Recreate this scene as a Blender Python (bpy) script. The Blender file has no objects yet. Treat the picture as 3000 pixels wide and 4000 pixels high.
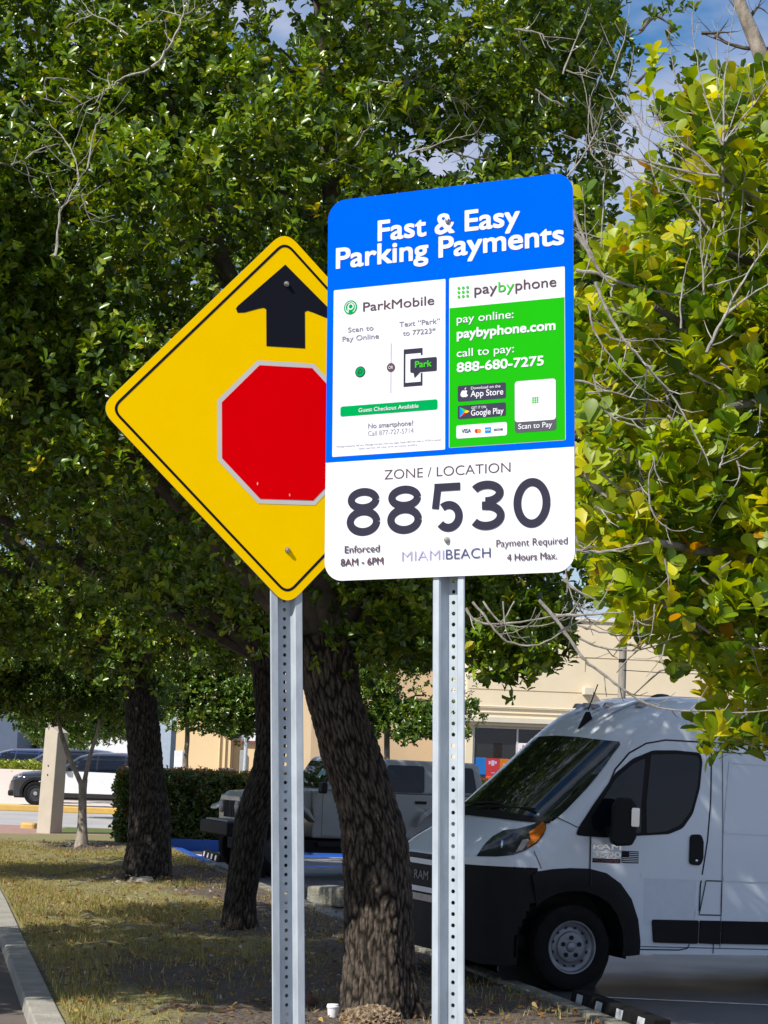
import bpy, bmesh, math, random
import numpy as np
from mathutils import Vector, Matrix
from mathutils.bvhtree import BVHTree

random.seed(7); RNG = np.random.default_rng(7)
scene = bpy.context.scene
COL = scene.collection
rad = math.radians

# ------------------------------------------------------------------ camera
# sight lines of the photograph (3000 x 4000), used to take real positions off it
FOC, CAM_Z, ROLL = 8000.0, 1.91, 0.035
PITCH = math.atan(964 / FOC)
FW = np.array([0, math.cos(PITCH), math.sin(PITCH)])
_u0 = np.array([0, -math.sin(PITCH), math.cos(PITCH)]); _r0 = np.array([1.0, 0, 0])
RT = math.cos(ROLL) * _r0 + math.sin(ROLL) * _u0
UP = -math.sin(ROLL) * _r0 + math.cos(ROLL) * _u0
CAM = np.array([0, 0, CAM_Z])
def ray(u, v): return RT * ((u - 1500) / FOC) + UP * ((2000 - v) / FOC) + FW
def P(u, v, Y):
    d = ray(u, v); return CAM + d * (Y / d[1])
def G(u, v, z=0.0):
    d = ray(u, v); return CAM + d * ((z - CAM_Z) / d[2])
def onplane(u, v, p0, n):
    d = ray(u, v); return CAM + d * (np.dot(p0 - CAM, n) / np.dot(d, n))
def projpx(q):
    q = np.asarray(q, float) - CAM; d = q @ FW
    return 1500 + FOC * (q @ RT) / d, 2000 - FOC * (q @ UP) / d

cam = bpy.data.cameras.new('camera'); cam_o = bpy.data.objects.new('camera', cam); COL.objects.link(cam_o)
cam.sensor_fit = 'VERTICAL'; cam.sensor_height = 36.0; cam.sensor_width = 27.0
cam.lens = FOC / 4000 * 36.0
cam.clip_start = 0.05; cam.clip_end = 2000
M = Matrix(((RT[0], UP[0], -FW[0], 0), (RT[1], UP[1], -FW[1], 0), (RT[2], UP[2], -FW[2], CAM_Z), (0, 0, 0, 1)))
cam_o.matrix_world = M
scene.camera = cam_o

# ------------------------------------------------------------------ light
SUN_AZ, SUN_EL = 47.0, 44.0           # degrees left of straight behind the camera, and height
SUN = np.array([-math.sin(rad(SUN_AZ)) * math.cos(rad(SUN_EL)), -math.cos(rad(SUN_AZ)) * math.cos(rad(SUN_EL)), math.sin(rad(SUN_EL))])
sl = bpy.data.lights.new('sun', 'SUN'); sl.energy = 5.0; sl.angle = rad(0.55); sl.color = (1.0, 0.95, 0.87)
so = bpy.data.objects.new('sun', sl); COL.objects.link(so)
so.rotation_euler = Vector((-SUN[0], -SUN[1], -SUN[2])).to_track_quat('-Z', 'Y').to_euler()
so.location = (-10, -10, 30)

world = bpy.data.worlds.new('World'); scene.world = world; world.use_nodes = True
nt = world.node_tree; nt.nodes.clear()
def N(nt, t, **kw):
    n = nt.nodes.new(t)
    for k, v in kw.items(): setattr(n, k, v)
    return n
out = N(nt, 'ShaderNodeOutputWorld'); bg = N(nt, 'ShaderNodeBackground'); sky = N(nt, 'ShaderNodeTexSky')
sky.sky_type = 'NISHITA'; sky.sun_disc = False; sky.sun_elevation = rad(SUN_EL); sky.sun_rotation = rad(180 + SUN_AZ)
sky.air_density = 1.0; sky.dust_density = 0.6; sky.ozone_density = 2.0
tc = N(nt, 'ShaderNodeTexCoord'); mp = N(nt, 'ShaderNodeMapping'); mp.inputs['Scale'].default_value = (1, 1, 2.2)
mp.inputs['Location'].default_value = (0.55, 0.1, 0.0)
nz = N(nt, 'ShaderNodeTexNoise'); nz.inputs['Scale'].default_value = 5.5; nz.inputs['Detail'].default_value = 5; nz.inputs['Roughness'].default_value = 0.55
cr = N(nt, 'ShaderNodeValToRGB'); cr.color_ramp.elements[0].position = 0.37; cr.color_ramp.elements[1].position = 0.57
mx = N(nt, 'ShaderNodeMix', data_type='RGBA')
mx.inputs[7].default_value = (7.2, 7.9, 10.3, 1)      # sunlit cloud
nt.links.new(tc.outputs['Generated'], mp.inputs['Vector']); nt.links.new(mp.outputs[0], nz.inputs['Vector'])
nt.links.new(nz.outputs['Fac'], cr.inputs['Fac']); nt.links.new(cr.outputs['Color'], mx.inputs[0])
hv = N(nt, 'ShaderNodeHueSaturation'); hv.inputs['Saturation'].default_value = 1.4; hv.inputs['Value'].default_value = 1.7
nt.links.new(sky.outputs[0], hv.inputs['Color']); nt.links.new(hv.outputs[0], mx.inputs[6]); nt.links.new(mx.outputs[2], bg.inputs['Color'])
bg.inputs['Strength'].default_value = 0.057
nt.links.new(bg.outputs[0], out.inputs[0])

scene.view_settings.view_transform = 'Standard'; scene.view_settings.look = 'None'
scene.view_settings.exposure = 0.38; scene.view_settings.gamma = 1.0
scene.cycles.max_bounces = 6; scene.cycles.transparent_max_bounces = 6; scene.cycles.diffuse_bounces = 2
scene.cycles.glossy_bounces = 3; scene.cycles.transmission_bounces = 4

# ------------------------------------------------------------------ materials
MATS = {}
def mat(name, c1, c2=None, scale=6.0, rough=0.6, metal=0.0, bump=0.0, bscale=None, coat=0.0, spec=0.5, stretch=(1, 1, 1), lo=0.35, hi=0.65, detail=6, rvar=0.0):
    if name in MATS: return MATS[name]
    m = bpy.data.materials.new(name); m.use_nodes = True; t = m.node_tree; b = t.nodes['Principled BSDF']
    b.inputs['Roughness'].default_value = rough; b.inputs['Metallic'].default_value = metal
    b.inputs['Coat Weight'].default_value = coat; b.inputs['Coat Roughness'].default_value = 0.05
    b.inputs['Specular IOR Level'].default_value = spec
    if c2 is None: c2 = tuple(min(1, x * 0.88) for x in c1)
    tc = N(t, 'ShaderNodeTexCoord'); mp = N(t, 'ShaderNodeMapping'); mp.inputs['Scale'].default_value = stretch
    t.links.new(tc.outputs['Object'], mp.inputs['Vector'])
    nz = N(t, 'ShaderNodeTexNoise'); nz.inputs['Scale'].default_value = scale; nz.inputs['Detail'].default_value = detail
    nz.inputs['Roughness'].default_value = 0.6
    t.links.new(mp.outputs[0], nz.inputs['Vector'])
    cr = N(t, 'ShaderNodeValToRGB'); e = cr.color_ramp.elements
    e[0].position = lo; e[1].position = hi; e[0].color = (*c1, 1); e[1].color = (*c2, 1)
    t.links.new(nz.outputs['Fac'], cr.inputs['Fac']); t.links.new(cr.outputs['Color'], b.inputs['Base Color'])
    if rvar:
        mr = N(t, 'ShaderNodeMapRange'); mr.inputs[3].default_value = rough - rvar; mr.inputs[4].default_value = rough + rvar
        t.links.new(nz.outputs['Fac'], mr.inputs[0]); t.links.new(mr.outputs[0], b.inputs['Roughness'])
    if bump:
        n2 = N(t, 'ShaderNodeTexNoise'); n2.inputs['Scale'].default_value = bscale or scale * 4; n2.inputs['Detail'].default_value = 8
        t.links.new(mp.outputs[0], n2.inputs['Vector'])
        bp = N(t, 'ShaderNodeBump'); bp.inputs['Strength'].default_value = 1.0; bp.inputs['Distance'].default_value = bump
        t.links.new(n2.outputs['Fac'], bp.inputs['Height']); t.links.new(bp.outputs[0], b.inputs['Normal'])
    MATS[name] = m; return m

def leaf_mat(name, rough=0.34, trans=0.32):
    m = bpy.data.materials.new(name); m.use_nodes = True; t = m.node_tree; b = t.nodes['Principled BSDF']
    a = N(t, 'ShaderNodeAttribute', attribute_name='tint')
    b.inputs['Roughness'].default_value = rough; b.inputs['Specular IOR Level'].default_value = 0.6
    t.links.new(a.outputs['Color'], b.inputs['Base Color'])
    tr = N(t, 'ShaderNodeBsdfTranslucent'); hs = N(t, 'ShaderNodeHueSaturation'); hs.inputs['Value'].default_value = 1.5; hs.inputs['Saturation'].default_value = 1.1; hs.inputs['Hue'].default_value = 0.485
    t.links.new(a.outputs['Color'], hs.inputs['Color']); t.links.new(hs.outputs[0], tr.inputs['Color'])
    ms = N(t, 'ShaderNodeMixShader'); ms.inputs[0].default_value = trans
    t.links.new(b.outputs[0], ms.inputs[1]); t.links.new(tr.outputs[0], ms.inputs[2])
    t.links.new(ms.outputs[0], t.nodes['Material Output'].inputs['Surface'])
    MATS[name] = m; return m

def bark_mat(name, c_lo, c_hi):
    """bark coloured by the depth of its furrows (a mesh attribute) and a fine grain"""
    m = bpy.data.materials.new(name); m.use_nodes = True; t = m.node_tree; b = t.nodes['Principled BSDF']
    b.inputs['Roughness'].default_value = 0.92; b.inputs['Specular IOR Level'].default_value = 0.2
    at = N(t, 'ShaderNodeAttribute', attribute_name='groove'); uv = N(t, 'ShaderNodeUVMap')
    mp = N(t, 'ShaderNodeMapping'); mp.inputs['Scale'].default_value = (60, 22, 1); t.links.new(uv.outputs[0], mp.inputs['Vector'])
    nz = N(t, 'ShaderNodeTexNoise'); nz.inputs['Scale'].default_value = 1.0; nz.inputs['Detail'].default_value = 9; nz.inputs['Roughness'].default_value = .65; t.links.new(mp.outputs[0], nz.inputs['Vector'])
    m2 = N(t, 'ShaderNodeMapRange'); m2.inputs[1].default_value = 0.28; m2.inputs[2].default_value = 0.72; m2.inputs[3].default_value = 0.35
    t.links.new(nz.outputs['Fac'], m2.inputs[0])
    ml = N(t, 'ShaderNodeMath', operation='MULTIPLY'); t.links.new(at.outputs['Fac'], ml.inputs[0]); t.links.new(m2.outputs[0], ml.inputs[1])
    cr = N(t, 'ShaderNodeValToRGB'); cr.color_ramp.elements[0].color = (*c_lo, 1); cr.color_ramp.elements[1].color = (*c_hi, 1)
    cr.color_ramp.elements[0].position = 0.12; cr.color_ramp.elements[1].position = 0.85
    t.links.new(ml.outputs[0], cr.inputs['Fac']); t.links.new(cr.outputs['Color'], b.inputs['Base Color'])
    bp = N(t, 'ShaderNodeBump'); bp.inputs['Distance'].default_value = .008; bp.inputs['Strength'].default_value = 1.0
    t.links.new(nz.outputs['Fac'], bp.inputs['Height']); t.links.new(bp.outputs[0], b.inputs['Normal'])
    MATS[name] = m; return m

def glass_mat(name, base, rough=0.03, spec=0.6):
    m = mat(name, base, tuple(x * 0.8 for x in base), rough=rough, scale=2); b = m.node_tree.nodes['Principled BSDF']
    b.inputs['Specular IOR Level'].default_value = spec; return m

# ------------------------------------------------------------------ object helpers
def tag(o, label=None, cat=None, group=None, kind=None):
    if label: o['label'] = label
    if cat: o['category'] = cat
    if group: o['group'] = group
    if kind: o['kind'] = kind
    return o
def empty(name, mw, label, cat, group=None):
    o = bpy.data.objects.new(name, None); COL.objects.link(o); o.empty_display_size = 0.2
    o.matrix_world = mw if isinstance(mw, Matrix) else Matrix.Translation(Vector(mw))
    return tag(o, label, cat, group)
def link(name, me, parent=None):
    o = bpy.data.objects.new(name, me); COL.objects.link(o)
    if parent is not None: o.parent = parent
    return o
class MB:
    """collects verts / faces with a material per face and links them as ONE mesh object"""
    def __init__(s): s.v = []; s.f = []; s.m = []; s.mats = []; s.uv = None
    def mi(s, m):
        if m not in s.mats: s.mats.append(m)
        return s.mats.index(m)
    def add(s, vs, fs, m):
        o = len(s.v); s.v.extend([tuple(map(float, x)) for x in vs]); k = s.mi(m)
        for f in fs: s.f.append(tuple(o + i for i in f)); s.m.append(k)
    def box(s, c, d, m, rot=None, taper=None):
        x, y, z = (a / 2 for a in d)
        vs = [(sx * x, sy * y, sz * z) for sz in (-1, 1) for sy in (-1, 1) for sx in (-1, 1)]
        if taper: vs = [(a * (taper if c_ > 0 else 1), b * (taper if c_ > 0 else 1), c_) for a, b, c_ in vs]
        if rot is not None: vs = [tuple(rot @ Vector(q)) for q in vs]
        vs = [(a + c[0], b + c[1], e + c[2]) for a, b, e in vs]
        s.add(vs, [(0, 2, 3, 1), (4, 5, 7, 6), (0, 1, 5, 4), (2, 6, 7, 3), (0, 4, 6, 2), (1, 3, 7, 5)], m)
    def prism(s, poly, z0, z1, m, fn=lambda a, b, c: (a, b, c), caps=True):
        n = len(poly)
        vs = [fn(a, b, z0) for a, b in poly] + [fn(a, b, z1) for a, b in poly]
        fs = [(i, (i + 1) % n, n + (i + 1) % n, n + i) for i in range(n)]
        if caps: fs += [tuple(range(n - 1, -1, -1)), tuple(range(n, 2 * n))]
        s.add(vs, fs, m)
    def tube(s, pts, rs, m, n=8, cap=True):
        pts = [np.array(p, float) for p in pts]; k = len(pts)
        ref = np.array([0.3, 0.9, 0.2]); rings = []
        for i in range(k):
            t = pts[min(i + 1, k - 1)] - pts[max(i - 1, 0)]; t /= (np.linalg.norm(t) + 1e-9)
            a = ref - t * (ref @ t); a /= (np.linalg.norm(a) + 1e-9); b = np.cross(t, a); ref = a
            r = rs[i] if hasattr(rs, '__len__') else rs
            rings.append([pts[i] + r * (math.cos(2 * math.pi * j / n) * a + math.sin(2 * math.pi * j / n) * b) for j in range(n)])
        vs = [p for rg in rings for p in rg]
        fs = [(i * n + j, i * n + (j + 1) % n, (i + 1) * n + (j + 1) % n, (i + 1) * n + j) for i in range(k - 1) for j in range(n)]
        if cap: fs += [tuple(range(n - 1, -1, -1)), tuple((k - 1) * n + j for j in range(n))]
        s.add(vs, fs, m)
    def lathe(s, prof, m, axis='y', c=(0, 0, 0), n=32):
        """prof: (radius, offset along axis)"""
        vs = []
        for r, o in prof:
            for j in range(n):
                a = 2 * math.pi * j / n; x, z = r * math.cos(a), r * math.sin(a)
                vs.append({'y': (c[0] + x, c[1] + o, c[2] + z), 'z': (c[0] + x, c[1] + z, c[2] + o), 'x': (c[0] + o, c[1] + x, c[2] + z)}[axis])
        k = len(prof)
        fs = [(i * n + j, i * n + (j + 1) % n, (i + 1) * n + (j + 1) % n, (i + 1) * n + j) for i in range(k - 1) for j in range(n)]
        s.add(vs, fs, m)
    def ball(s, c, r, m, n=12, sq=(1, 1, 1)):
        vs = []; fs = []; h = n // 2
        for i in range(h + 1):
            t = math.pi * i / h
            for j in range(n):
                a = 2 * math.pi * j / n
                vs.append((c[0] + r * sq[0] * math.sin(t) * math.cos(a), c[1] + r * sq[1] * math.sin(t) * math.sin(a), c[2] + r * sq[2] * math.cos(t)))
        for i in range(h):
            for j in range(n): fs.append((i * n + j, i * n + (j + 1) % n, (i + 1) * n + (j + 1) % n, (i + 1) * n + j))
        s.add(vs, fs, m)
    def build(s, name, parent=None, smooth=False, bevel=0.0, solid=0.0, fixn=True, autos=True):
        me = bpy.data.meshes.new(name); me.from_pydata(s.v, [], s.f)
        for m in s.mats: me.materials.append(m)
        me.polygons.foreach_set('material_index', s.m)
        if fixn:
            b = bmesh.new(); b.from_mesh(me); bmesh.ops.remove_doubles(b, verts=b.verts, dist=1e-6)
            bmesh.ops.recalc_face_normals(b, faces=b.faces); b.to_mesh(me); b.free()
        if smooth:
            me.polygons.foreach_set('use_smooth', [True] * len(me.polygons))
            if autos:
                try: me.set_sharp_from_angle(angle=rad(40))
                except Exception: pass
        me.update(); o = link(name, me, parent)
        if solid:
            md = o.modifiers.new('solid', 'SOLIDIFY'); md.thickness = solid; md.offset = 1
        if bevel:
            md = o.modifiers.new('bevel', 'BEVEL'); md.width = bevel; md.segments = 2; md.limit_method = 'ANGLE'; md.angle_limit = rad(40)
        return o

def rrect(x0, y0, x1, y1, r, n=6):
    pts = []
    for cx, cy, a0 in ((x1 - r, y1 - r, 0), (x0 + r, y1 - r, 90), (x0 + r, y0 + r, 180), (x1 - r, y0 + r, 270)):
        for i in range(n + 1):
            a = rad(a0 + 90 * i / n); pts.append((cx + r * math.cos(a), cy + r * math.sin(a)))
    return pts
def circ(cx, cy, r, n=24): return [(cx + r * math.cos(2 * math.pi * i / n), cy + r * math.sin(2 * math.pi * i / n)) for i in range(n)]
def rpoly(pts, r, n=6):
    """a convex or concave polygon with rounded corners"""
    out = []; k = len(pts)
    for i in range(k):
        p0, p1, p2 = (np.array(pts[j % k], float) for j in (i - 1, i, i + 1))
        a = (p0 - p1) / np.linalg.norm(p0 - p1); b = (p2 - p1) / np.linalg.norm(p2 - p1)
        ang = math.acos(max(-1, min(1, a @ b))); rr = r[i] if hasattr(r, '__len__') else r
        if rr <= 0: out.append(tuple(p1)); continue
        d = min(rr / math.tan(ang / 2), 0.48 * np.linalg.norm(p0 - p1), 0.48 * np.linalg.norm(p2 - p1))
        s_, e_ = p1 + a * d, p1 + b * d
        for j in range(n + 1):
            t = j / n; out.append(tuple((1 - t) ** 2 * s_ + 2 * t * (1 - t) * p1 + t * t * e_))
    return out

_text_cache = {}
def text_geo(body, offset=0.0, shear=0.0):
    key = (body, offset, shear)
    if key in _text_cache: return _text_cache[key]
    cu = bpy.data.curves.new('t', 'FONT'); cu.body = body; cu.size = 1.0; cu.offset = offset; cu.shear = shear; cu.resolution_u = 6
    o = bpy.data.objects.new('t', cu); COL.objects.link(o)
    dg = bpy.context.evaluated_depsgraph_get(); oe = o.evaluated_get(dg); me = oe.to_mesh()
    v = np.array([tuple(x.co[:2]) for x in me.vertices]); f = [tuple(p.vertices) for p in me.polygons]
    oe.to_mesh_clear(); bpy.data.objects.remove(o); bpy.data.curves.remove(cu)
    _text_cache[key] = (v, f); return v, f
CAPH = None
def cap_h():
    global CAPH
    if CAPH is None: CAPH = float(text_geo('H')[0][:, 1].max())
    return CAPH
def add_text(mb, body, x0, x1, y, cap, m, fn, offset=0.0, shear=0.0):
    """text set from x0 to x1 on the base line y with capitals cap high; fn maps (x, y) to 3-D"""
    v, f = text_geo(body, offset, shear)
    a, b = v[:, 0].min(), v[:, 0].max(); sx = (x1 - x0) / (b - a)
    sy = cap / cap_h() if cap else sx
    mb.add([fn(x0 + (p[0] - a) * sx, y + p[1] * sy) for p in v], f, m)
# ------------------------------------------------------------------ the ground
def structure(name, mb, **kw):
    o = mb.build(name, **kw); o['kind'] = 'structure'; return o
KERB_R = [(3.6, 7.0), (2.62, 11.5), (1.74, 15.4), (0.9, 19.0), (-0.05, 23.0), (-1.45, 29.0), (-2.72, 34.6), (-3.95, 40.6)]
KERB_L = [(-0.6, 7.0), (-1.42, 11.5), (-2.20, 15.0), (-3.28, 20.0), (-4.35, 25.0), (-5.45, 30.0), (-7.6, 40.4)]   # the lawn edge of the left kerb
LAWN_Z, KERB_Z = 0.03, 0.06
def line_x(line, y):
    ys = [p[1] for p in line]; xs = [p[0] for p in line]
    return np.interp(y, ys, xs)
M_ground = mat('asphalt', (0.065, 0.063, 0.062), (0.10, 0.095, 0.09), scale=1.3, rough=0.85, bump=0.004, bscale=90)
mb = MB(); g = 500
mb.add([(-g, -60, -0.05), (g, -60, -0.05), (g, g, -0.05), (-g, g, -0.05)], [(0, 1, 2, 3)], mat('far_ground', (0.16, 0.15, 0.13), (0.22, 0.21, 0.19), scale=0.3, rough=0.9))
structure('ground', mb)
# parking lot to the right of the kerb
mb = MB()
mb.add([(x + 0.05, y, 0.0) for x, y in KERB_R] + [(30, 44, 0.0), (30, 7, 0.0)], [tuple(range(len(KERB_R) + 2))],
       mat('lot_asphalt', (0.045, 0.047, 0.052), (0.075, 0.078, 0.085), scale=0.9, rough=0.46, bump=0.002, bscale=80, rvar=0.16))
structure('parking_lot', mb)
mb = MB()
mb.add([(-4.0, 40.6, 0.0), (30, 44, 0.0), (30, 70, 0.0), (-4, 70, 0.0)], [(0, 1, 2, 3)], mat('far_lot', (0.10, 0.10, 0.10), (0.14, 0.135, 0.13), scale=0.8, rough=0.8))
structure('far_lot', mb)
# side road beyond the left kerb
mb = MB()
mb.add([(-14, 5, -0.045), (-0.9, 5, -0.045)] + [(x - 0.2, y, -0.045) for x, y in KERB_L] + [(-16, 40.4, -0.045)], [tuple(range(len(KERB_L) + 3))],
       mat('side_road', (0.085, 0.07, 0.062), (0.13, 0.105, 0.09), scale=1.5, rough=0.85, bump=0.004, bscale=60))
structure('side_road', mb)
# cross street, brick walk
mb = MB()
mb.add([(-60, 50.2, -0.02), (-4.2, 50.2, -0.02), (-4.2, 62.0, -0.02), (-60, 62.0, -0.02)], [(0, 1, 2, 3)], mat('pale_concrete_road', (0.30, 0.29, 0.28), (0.38, 0.37, 0.36), scale=0.5, rough=0.85))
structure('cross_street', mb)
mb = MB()
mb.add([(-40, 41.2, 0.02), (-4.2, 41.2, 0.02), (-4.2, 50.0, 0.02), (-40, 50.0, 0.02)], [(0, 1, 2, 3)], mat('red_walk', (0.34, 0.20, 0.16), (0.26, 0.155, 0.13), scale=4, rough=0.85))
structure('brick_walk', mb)
# lawn: bare earth under the trees, its dark tone also painting in shade; dry grass elsewhere
def soil_and_shade(x, y):
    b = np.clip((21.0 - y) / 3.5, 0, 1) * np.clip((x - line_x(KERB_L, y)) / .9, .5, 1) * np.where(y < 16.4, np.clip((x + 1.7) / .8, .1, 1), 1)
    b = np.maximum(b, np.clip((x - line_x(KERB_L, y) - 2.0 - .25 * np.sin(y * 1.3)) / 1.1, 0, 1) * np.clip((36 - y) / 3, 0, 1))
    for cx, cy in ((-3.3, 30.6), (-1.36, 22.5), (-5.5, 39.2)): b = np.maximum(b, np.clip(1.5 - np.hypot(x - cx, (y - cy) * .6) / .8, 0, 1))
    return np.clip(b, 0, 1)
def soil_shade_mix(m):  # dark earth tone, doubling as painted shade on the ground
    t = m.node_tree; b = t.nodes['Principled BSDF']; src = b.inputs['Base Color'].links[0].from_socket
    at = N(t, 'ShaderNodeAttribute', attribute_name='soil_shade'); nz = N(t, 'ShaderNodeTexNoise'); nz.inputs['Scale'].default_value = 3.0; nz.inputs['Detail'].default_value = 8
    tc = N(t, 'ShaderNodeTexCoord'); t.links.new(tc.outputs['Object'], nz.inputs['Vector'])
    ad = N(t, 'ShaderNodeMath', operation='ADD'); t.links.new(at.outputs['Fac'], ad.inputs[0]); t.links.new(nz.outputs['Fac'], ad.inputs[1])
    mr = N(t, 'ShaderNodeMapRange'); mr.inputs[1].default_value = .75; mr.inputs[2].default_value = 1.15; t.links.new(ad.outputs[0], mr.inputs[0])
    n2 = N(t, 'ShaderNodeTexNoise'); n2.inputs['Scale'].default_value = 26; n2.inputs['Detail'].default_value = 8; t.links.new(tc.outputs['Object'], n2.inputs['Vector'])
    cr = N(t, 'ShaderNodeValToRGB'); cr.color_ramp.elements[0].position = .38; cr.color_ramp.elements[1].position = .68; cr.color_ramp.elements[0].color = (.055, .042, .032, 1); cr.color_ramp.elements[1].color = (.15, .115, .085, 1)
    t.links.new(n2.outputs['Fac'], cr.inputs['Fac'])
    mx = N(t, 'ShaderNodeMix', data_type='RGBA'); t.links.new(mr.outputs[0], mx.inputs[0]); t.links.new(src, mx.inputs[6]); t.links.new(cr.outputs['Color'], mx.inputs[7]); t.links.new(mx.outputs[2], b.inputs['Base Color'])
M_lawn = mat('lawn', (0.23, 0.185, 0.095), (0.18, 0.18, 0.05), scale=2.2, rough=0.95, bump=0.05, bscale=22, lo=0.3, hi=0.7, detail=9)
soil_shade_mix(M_lawn)
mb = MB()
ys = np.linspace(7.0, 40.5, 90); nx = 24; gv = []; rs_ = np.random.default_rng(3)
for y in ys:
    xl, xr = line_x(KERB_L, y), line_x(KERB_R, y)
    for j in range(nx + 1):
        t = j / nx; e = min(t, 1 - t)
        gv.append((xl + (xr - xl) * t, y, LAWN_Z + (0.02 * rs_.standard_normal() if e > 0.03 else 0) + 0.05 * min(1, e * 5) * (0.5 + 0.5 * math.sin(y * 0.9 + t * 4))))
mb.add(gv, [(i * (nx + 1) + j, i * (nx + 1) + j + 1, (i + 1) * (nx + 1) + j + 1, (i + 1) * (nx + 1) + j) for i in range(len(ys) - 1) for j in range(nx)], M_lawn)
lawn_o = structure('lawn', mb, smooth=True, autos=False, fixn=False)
sv = np.array([soil_and_shade(np.array([v.co.x]), np.array([v.co.y]))[0] for v in lawn_o.data.vertices], np.float32)
at = lawn_o.data.attributes.new('soil_shade', 'FLOAT', 'POINT'); at.data.foreach_set('value', sv)  # mask of worn earth plus the painted-in ground shade
mb = MB()
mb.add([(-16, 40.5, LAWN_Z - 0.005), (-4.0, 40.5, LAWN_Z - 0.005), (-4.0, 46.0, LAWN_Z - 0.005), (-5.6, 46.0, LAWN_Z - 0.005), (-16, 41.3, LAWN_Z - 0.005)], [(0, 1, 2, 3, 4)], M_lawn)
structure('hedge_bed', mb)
# small strip of verge by the column and the verge across the street
mb = MB()
mb.add([(-7.3, 46.4, 0.026), (-5.9, 46.4, 0.026), (-5.9, 49.5, 0.026), (-7.3, 49.5, 0.026)], [(0, 1, 2, 3)], mat('green_grass', (0.07, 0.12, 0.02), (0.11, 0.14, 0.03), scale=6, rough=0.95, bump=0.04, bscale=30))
mb.add([(-60, 62.4, 0.12), (-4.2, 62.4, 0.12), (-4.2, 64.0, 0.12), (-60, 64.0, 0.12)], [(0, 1, 2, 3)], MATS['green_grass'])
structure('verge', mb)
mb = MB()
mb.add([(-60, 64.0, 0.06), (-4.2, 64.0, 0.06), (-4.2, 74, 0.06), (-60, 74, 0.06)], [(0, 1, 2, 3)], mat('bright_pavement', (0.50, 0.44, 0.40), (0.58, 0.52, 0.47), scale=1, rough=0.8))
structure('pavement', mb)
M_ykerb = mat('yellow_kerb_paint', (0.58, 0.36, 0.07), (0.46, 0.30, 0.08), scale=3, rough=0.6)
mb = MB(); mb.box((-32, 62.15, 0.07), (56, 0.3, 0.2), M_ykerb); structure('street_kerb', mb, bevel=0.03)
# kerbs beside the lawn
M_kerb = mat('kerb_concrete', (0.33, 0.31, 0.27), (0.24, 0.23, 0.19), scale=3.5, rough=0.9, bump=0.01, bscale=40, detail=9)
M_kerb2 = mat('old_kerb_concrete', (0.25, 0.24, 0.20), (0.12, 0.12, 0.09), scale=4, rough=0.9, bump=0.02, bscale=30, detail=9)
M_blue = mat('blue_paint', (0.010, 0.075, 0.42), (0.014, 0.09, 0.36), scale=5, rough=0.45)
def kerb(name, line, off0, off1, z0, z1, m, y0, y1, step=2.4, gap=0.012):
    mb = MB(); y = y0
    while y < y1 - 0.05:
        e = min(y + step - gap, y1); n = 3; yy = np.linspace(y, e, n)
        vs = []
        for q in yy:
            x = line_x(line, q); vs += [(x + off0, q, z0), (x + off1, q, z0), (x + off1 - 0.012 * np.sign(off1 - off0), q, z1), (x + off0 + 0.012 * np.sign(off1 - off0), q, z1)]
        fs = [(i * 4 + j, i * 4 + (j + 1) % 4, (i + 1) * 4 + (j + 1) % 4, (i + 1) * 4 + j) for i in range(n - 1) for j in range(4)]
        fs += [(3, 2, 1, 0), (4 * n - 4, 4 * n - 3, 4 * n - 2, 4 * n - 1)]
        mb.add(vs, fs, m); y += step
    return structure(name, mb, bevel=0.012)
kerb('left_kerb', KERB_L, -0.235, 0.0, -0.10, KERB_Z, M_kerb, 7.0, 34.0, 1.9)
kerb('lot_kerb', KERB_R, -0.02, 0.17, -0.10, KERB_Z, M_kerb2, 7.0, 24.6, 2.1)
kerb('lot_kerb_far', KERB_R, -0.02, 0.17, -0.10, KERB_Z, M_kerb2, 26.4, 35.4, 1.5)
kerb('blue_kerb', KERB_R, -0.02, 0.19, -0.10, KERB_Z + 0.012, M_blue, 35.42, 40.3, 2.4)
mb = MB(); mb.box((-2.3, 40.72, 0.04), (3.6, 0.2, 0.34), M_blue); structure('blue_end_kerb', mb, bevel=0.012)
# paint on the lot
M_white_paint = mat('white_road_paint', (0.62, 0.62, 0.60), (0.38, 0.38, 0.37), scale=9, rough=0.7, lo=0.4, hi=0.62)
def stripe(mb, a, b, w, m, z=0.004):
    a = np.array(a, float); b = np.array(b, float); d = (b - a) / np.linalg.norm(b - a); n = np.array([-d[1], d[0]]) * w / 2
    mb.add([(*(a + n), z), (*(b + n), z), (*(b - n), z), (*(a - n), z)], [(0, 1, 2, 3)], m)
mb = MB()
for (u0, v0, u1, v1, w) in ((2277, 3893, 3060, 3930, 0.07), (735, 3335, 860, 3352, 0.20), (767, 3357, 1330, 3360, 0.14), (1181, 3362, 1345, 3368, 0.16), (1287, 3352, 1480, 3352, 0.14)):
    stripe(mb, G(u0, v0)[:2], G(u1, v1)[:2], w, M_white_paint)
structure('white_stall_line', mb)
mb = MB(); stripe(mb, G(690, 3348)[:2], G(1700, 3345)[:2], 0.55, M_blue, 0.008 - 0.004); stripe(mb, G(1100, 3385)[:2], G(1700, 3385)[:2], 0.5, M_blue)
o = structure('blue_stall_line', mb); o.location.z = -0.002

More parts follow.
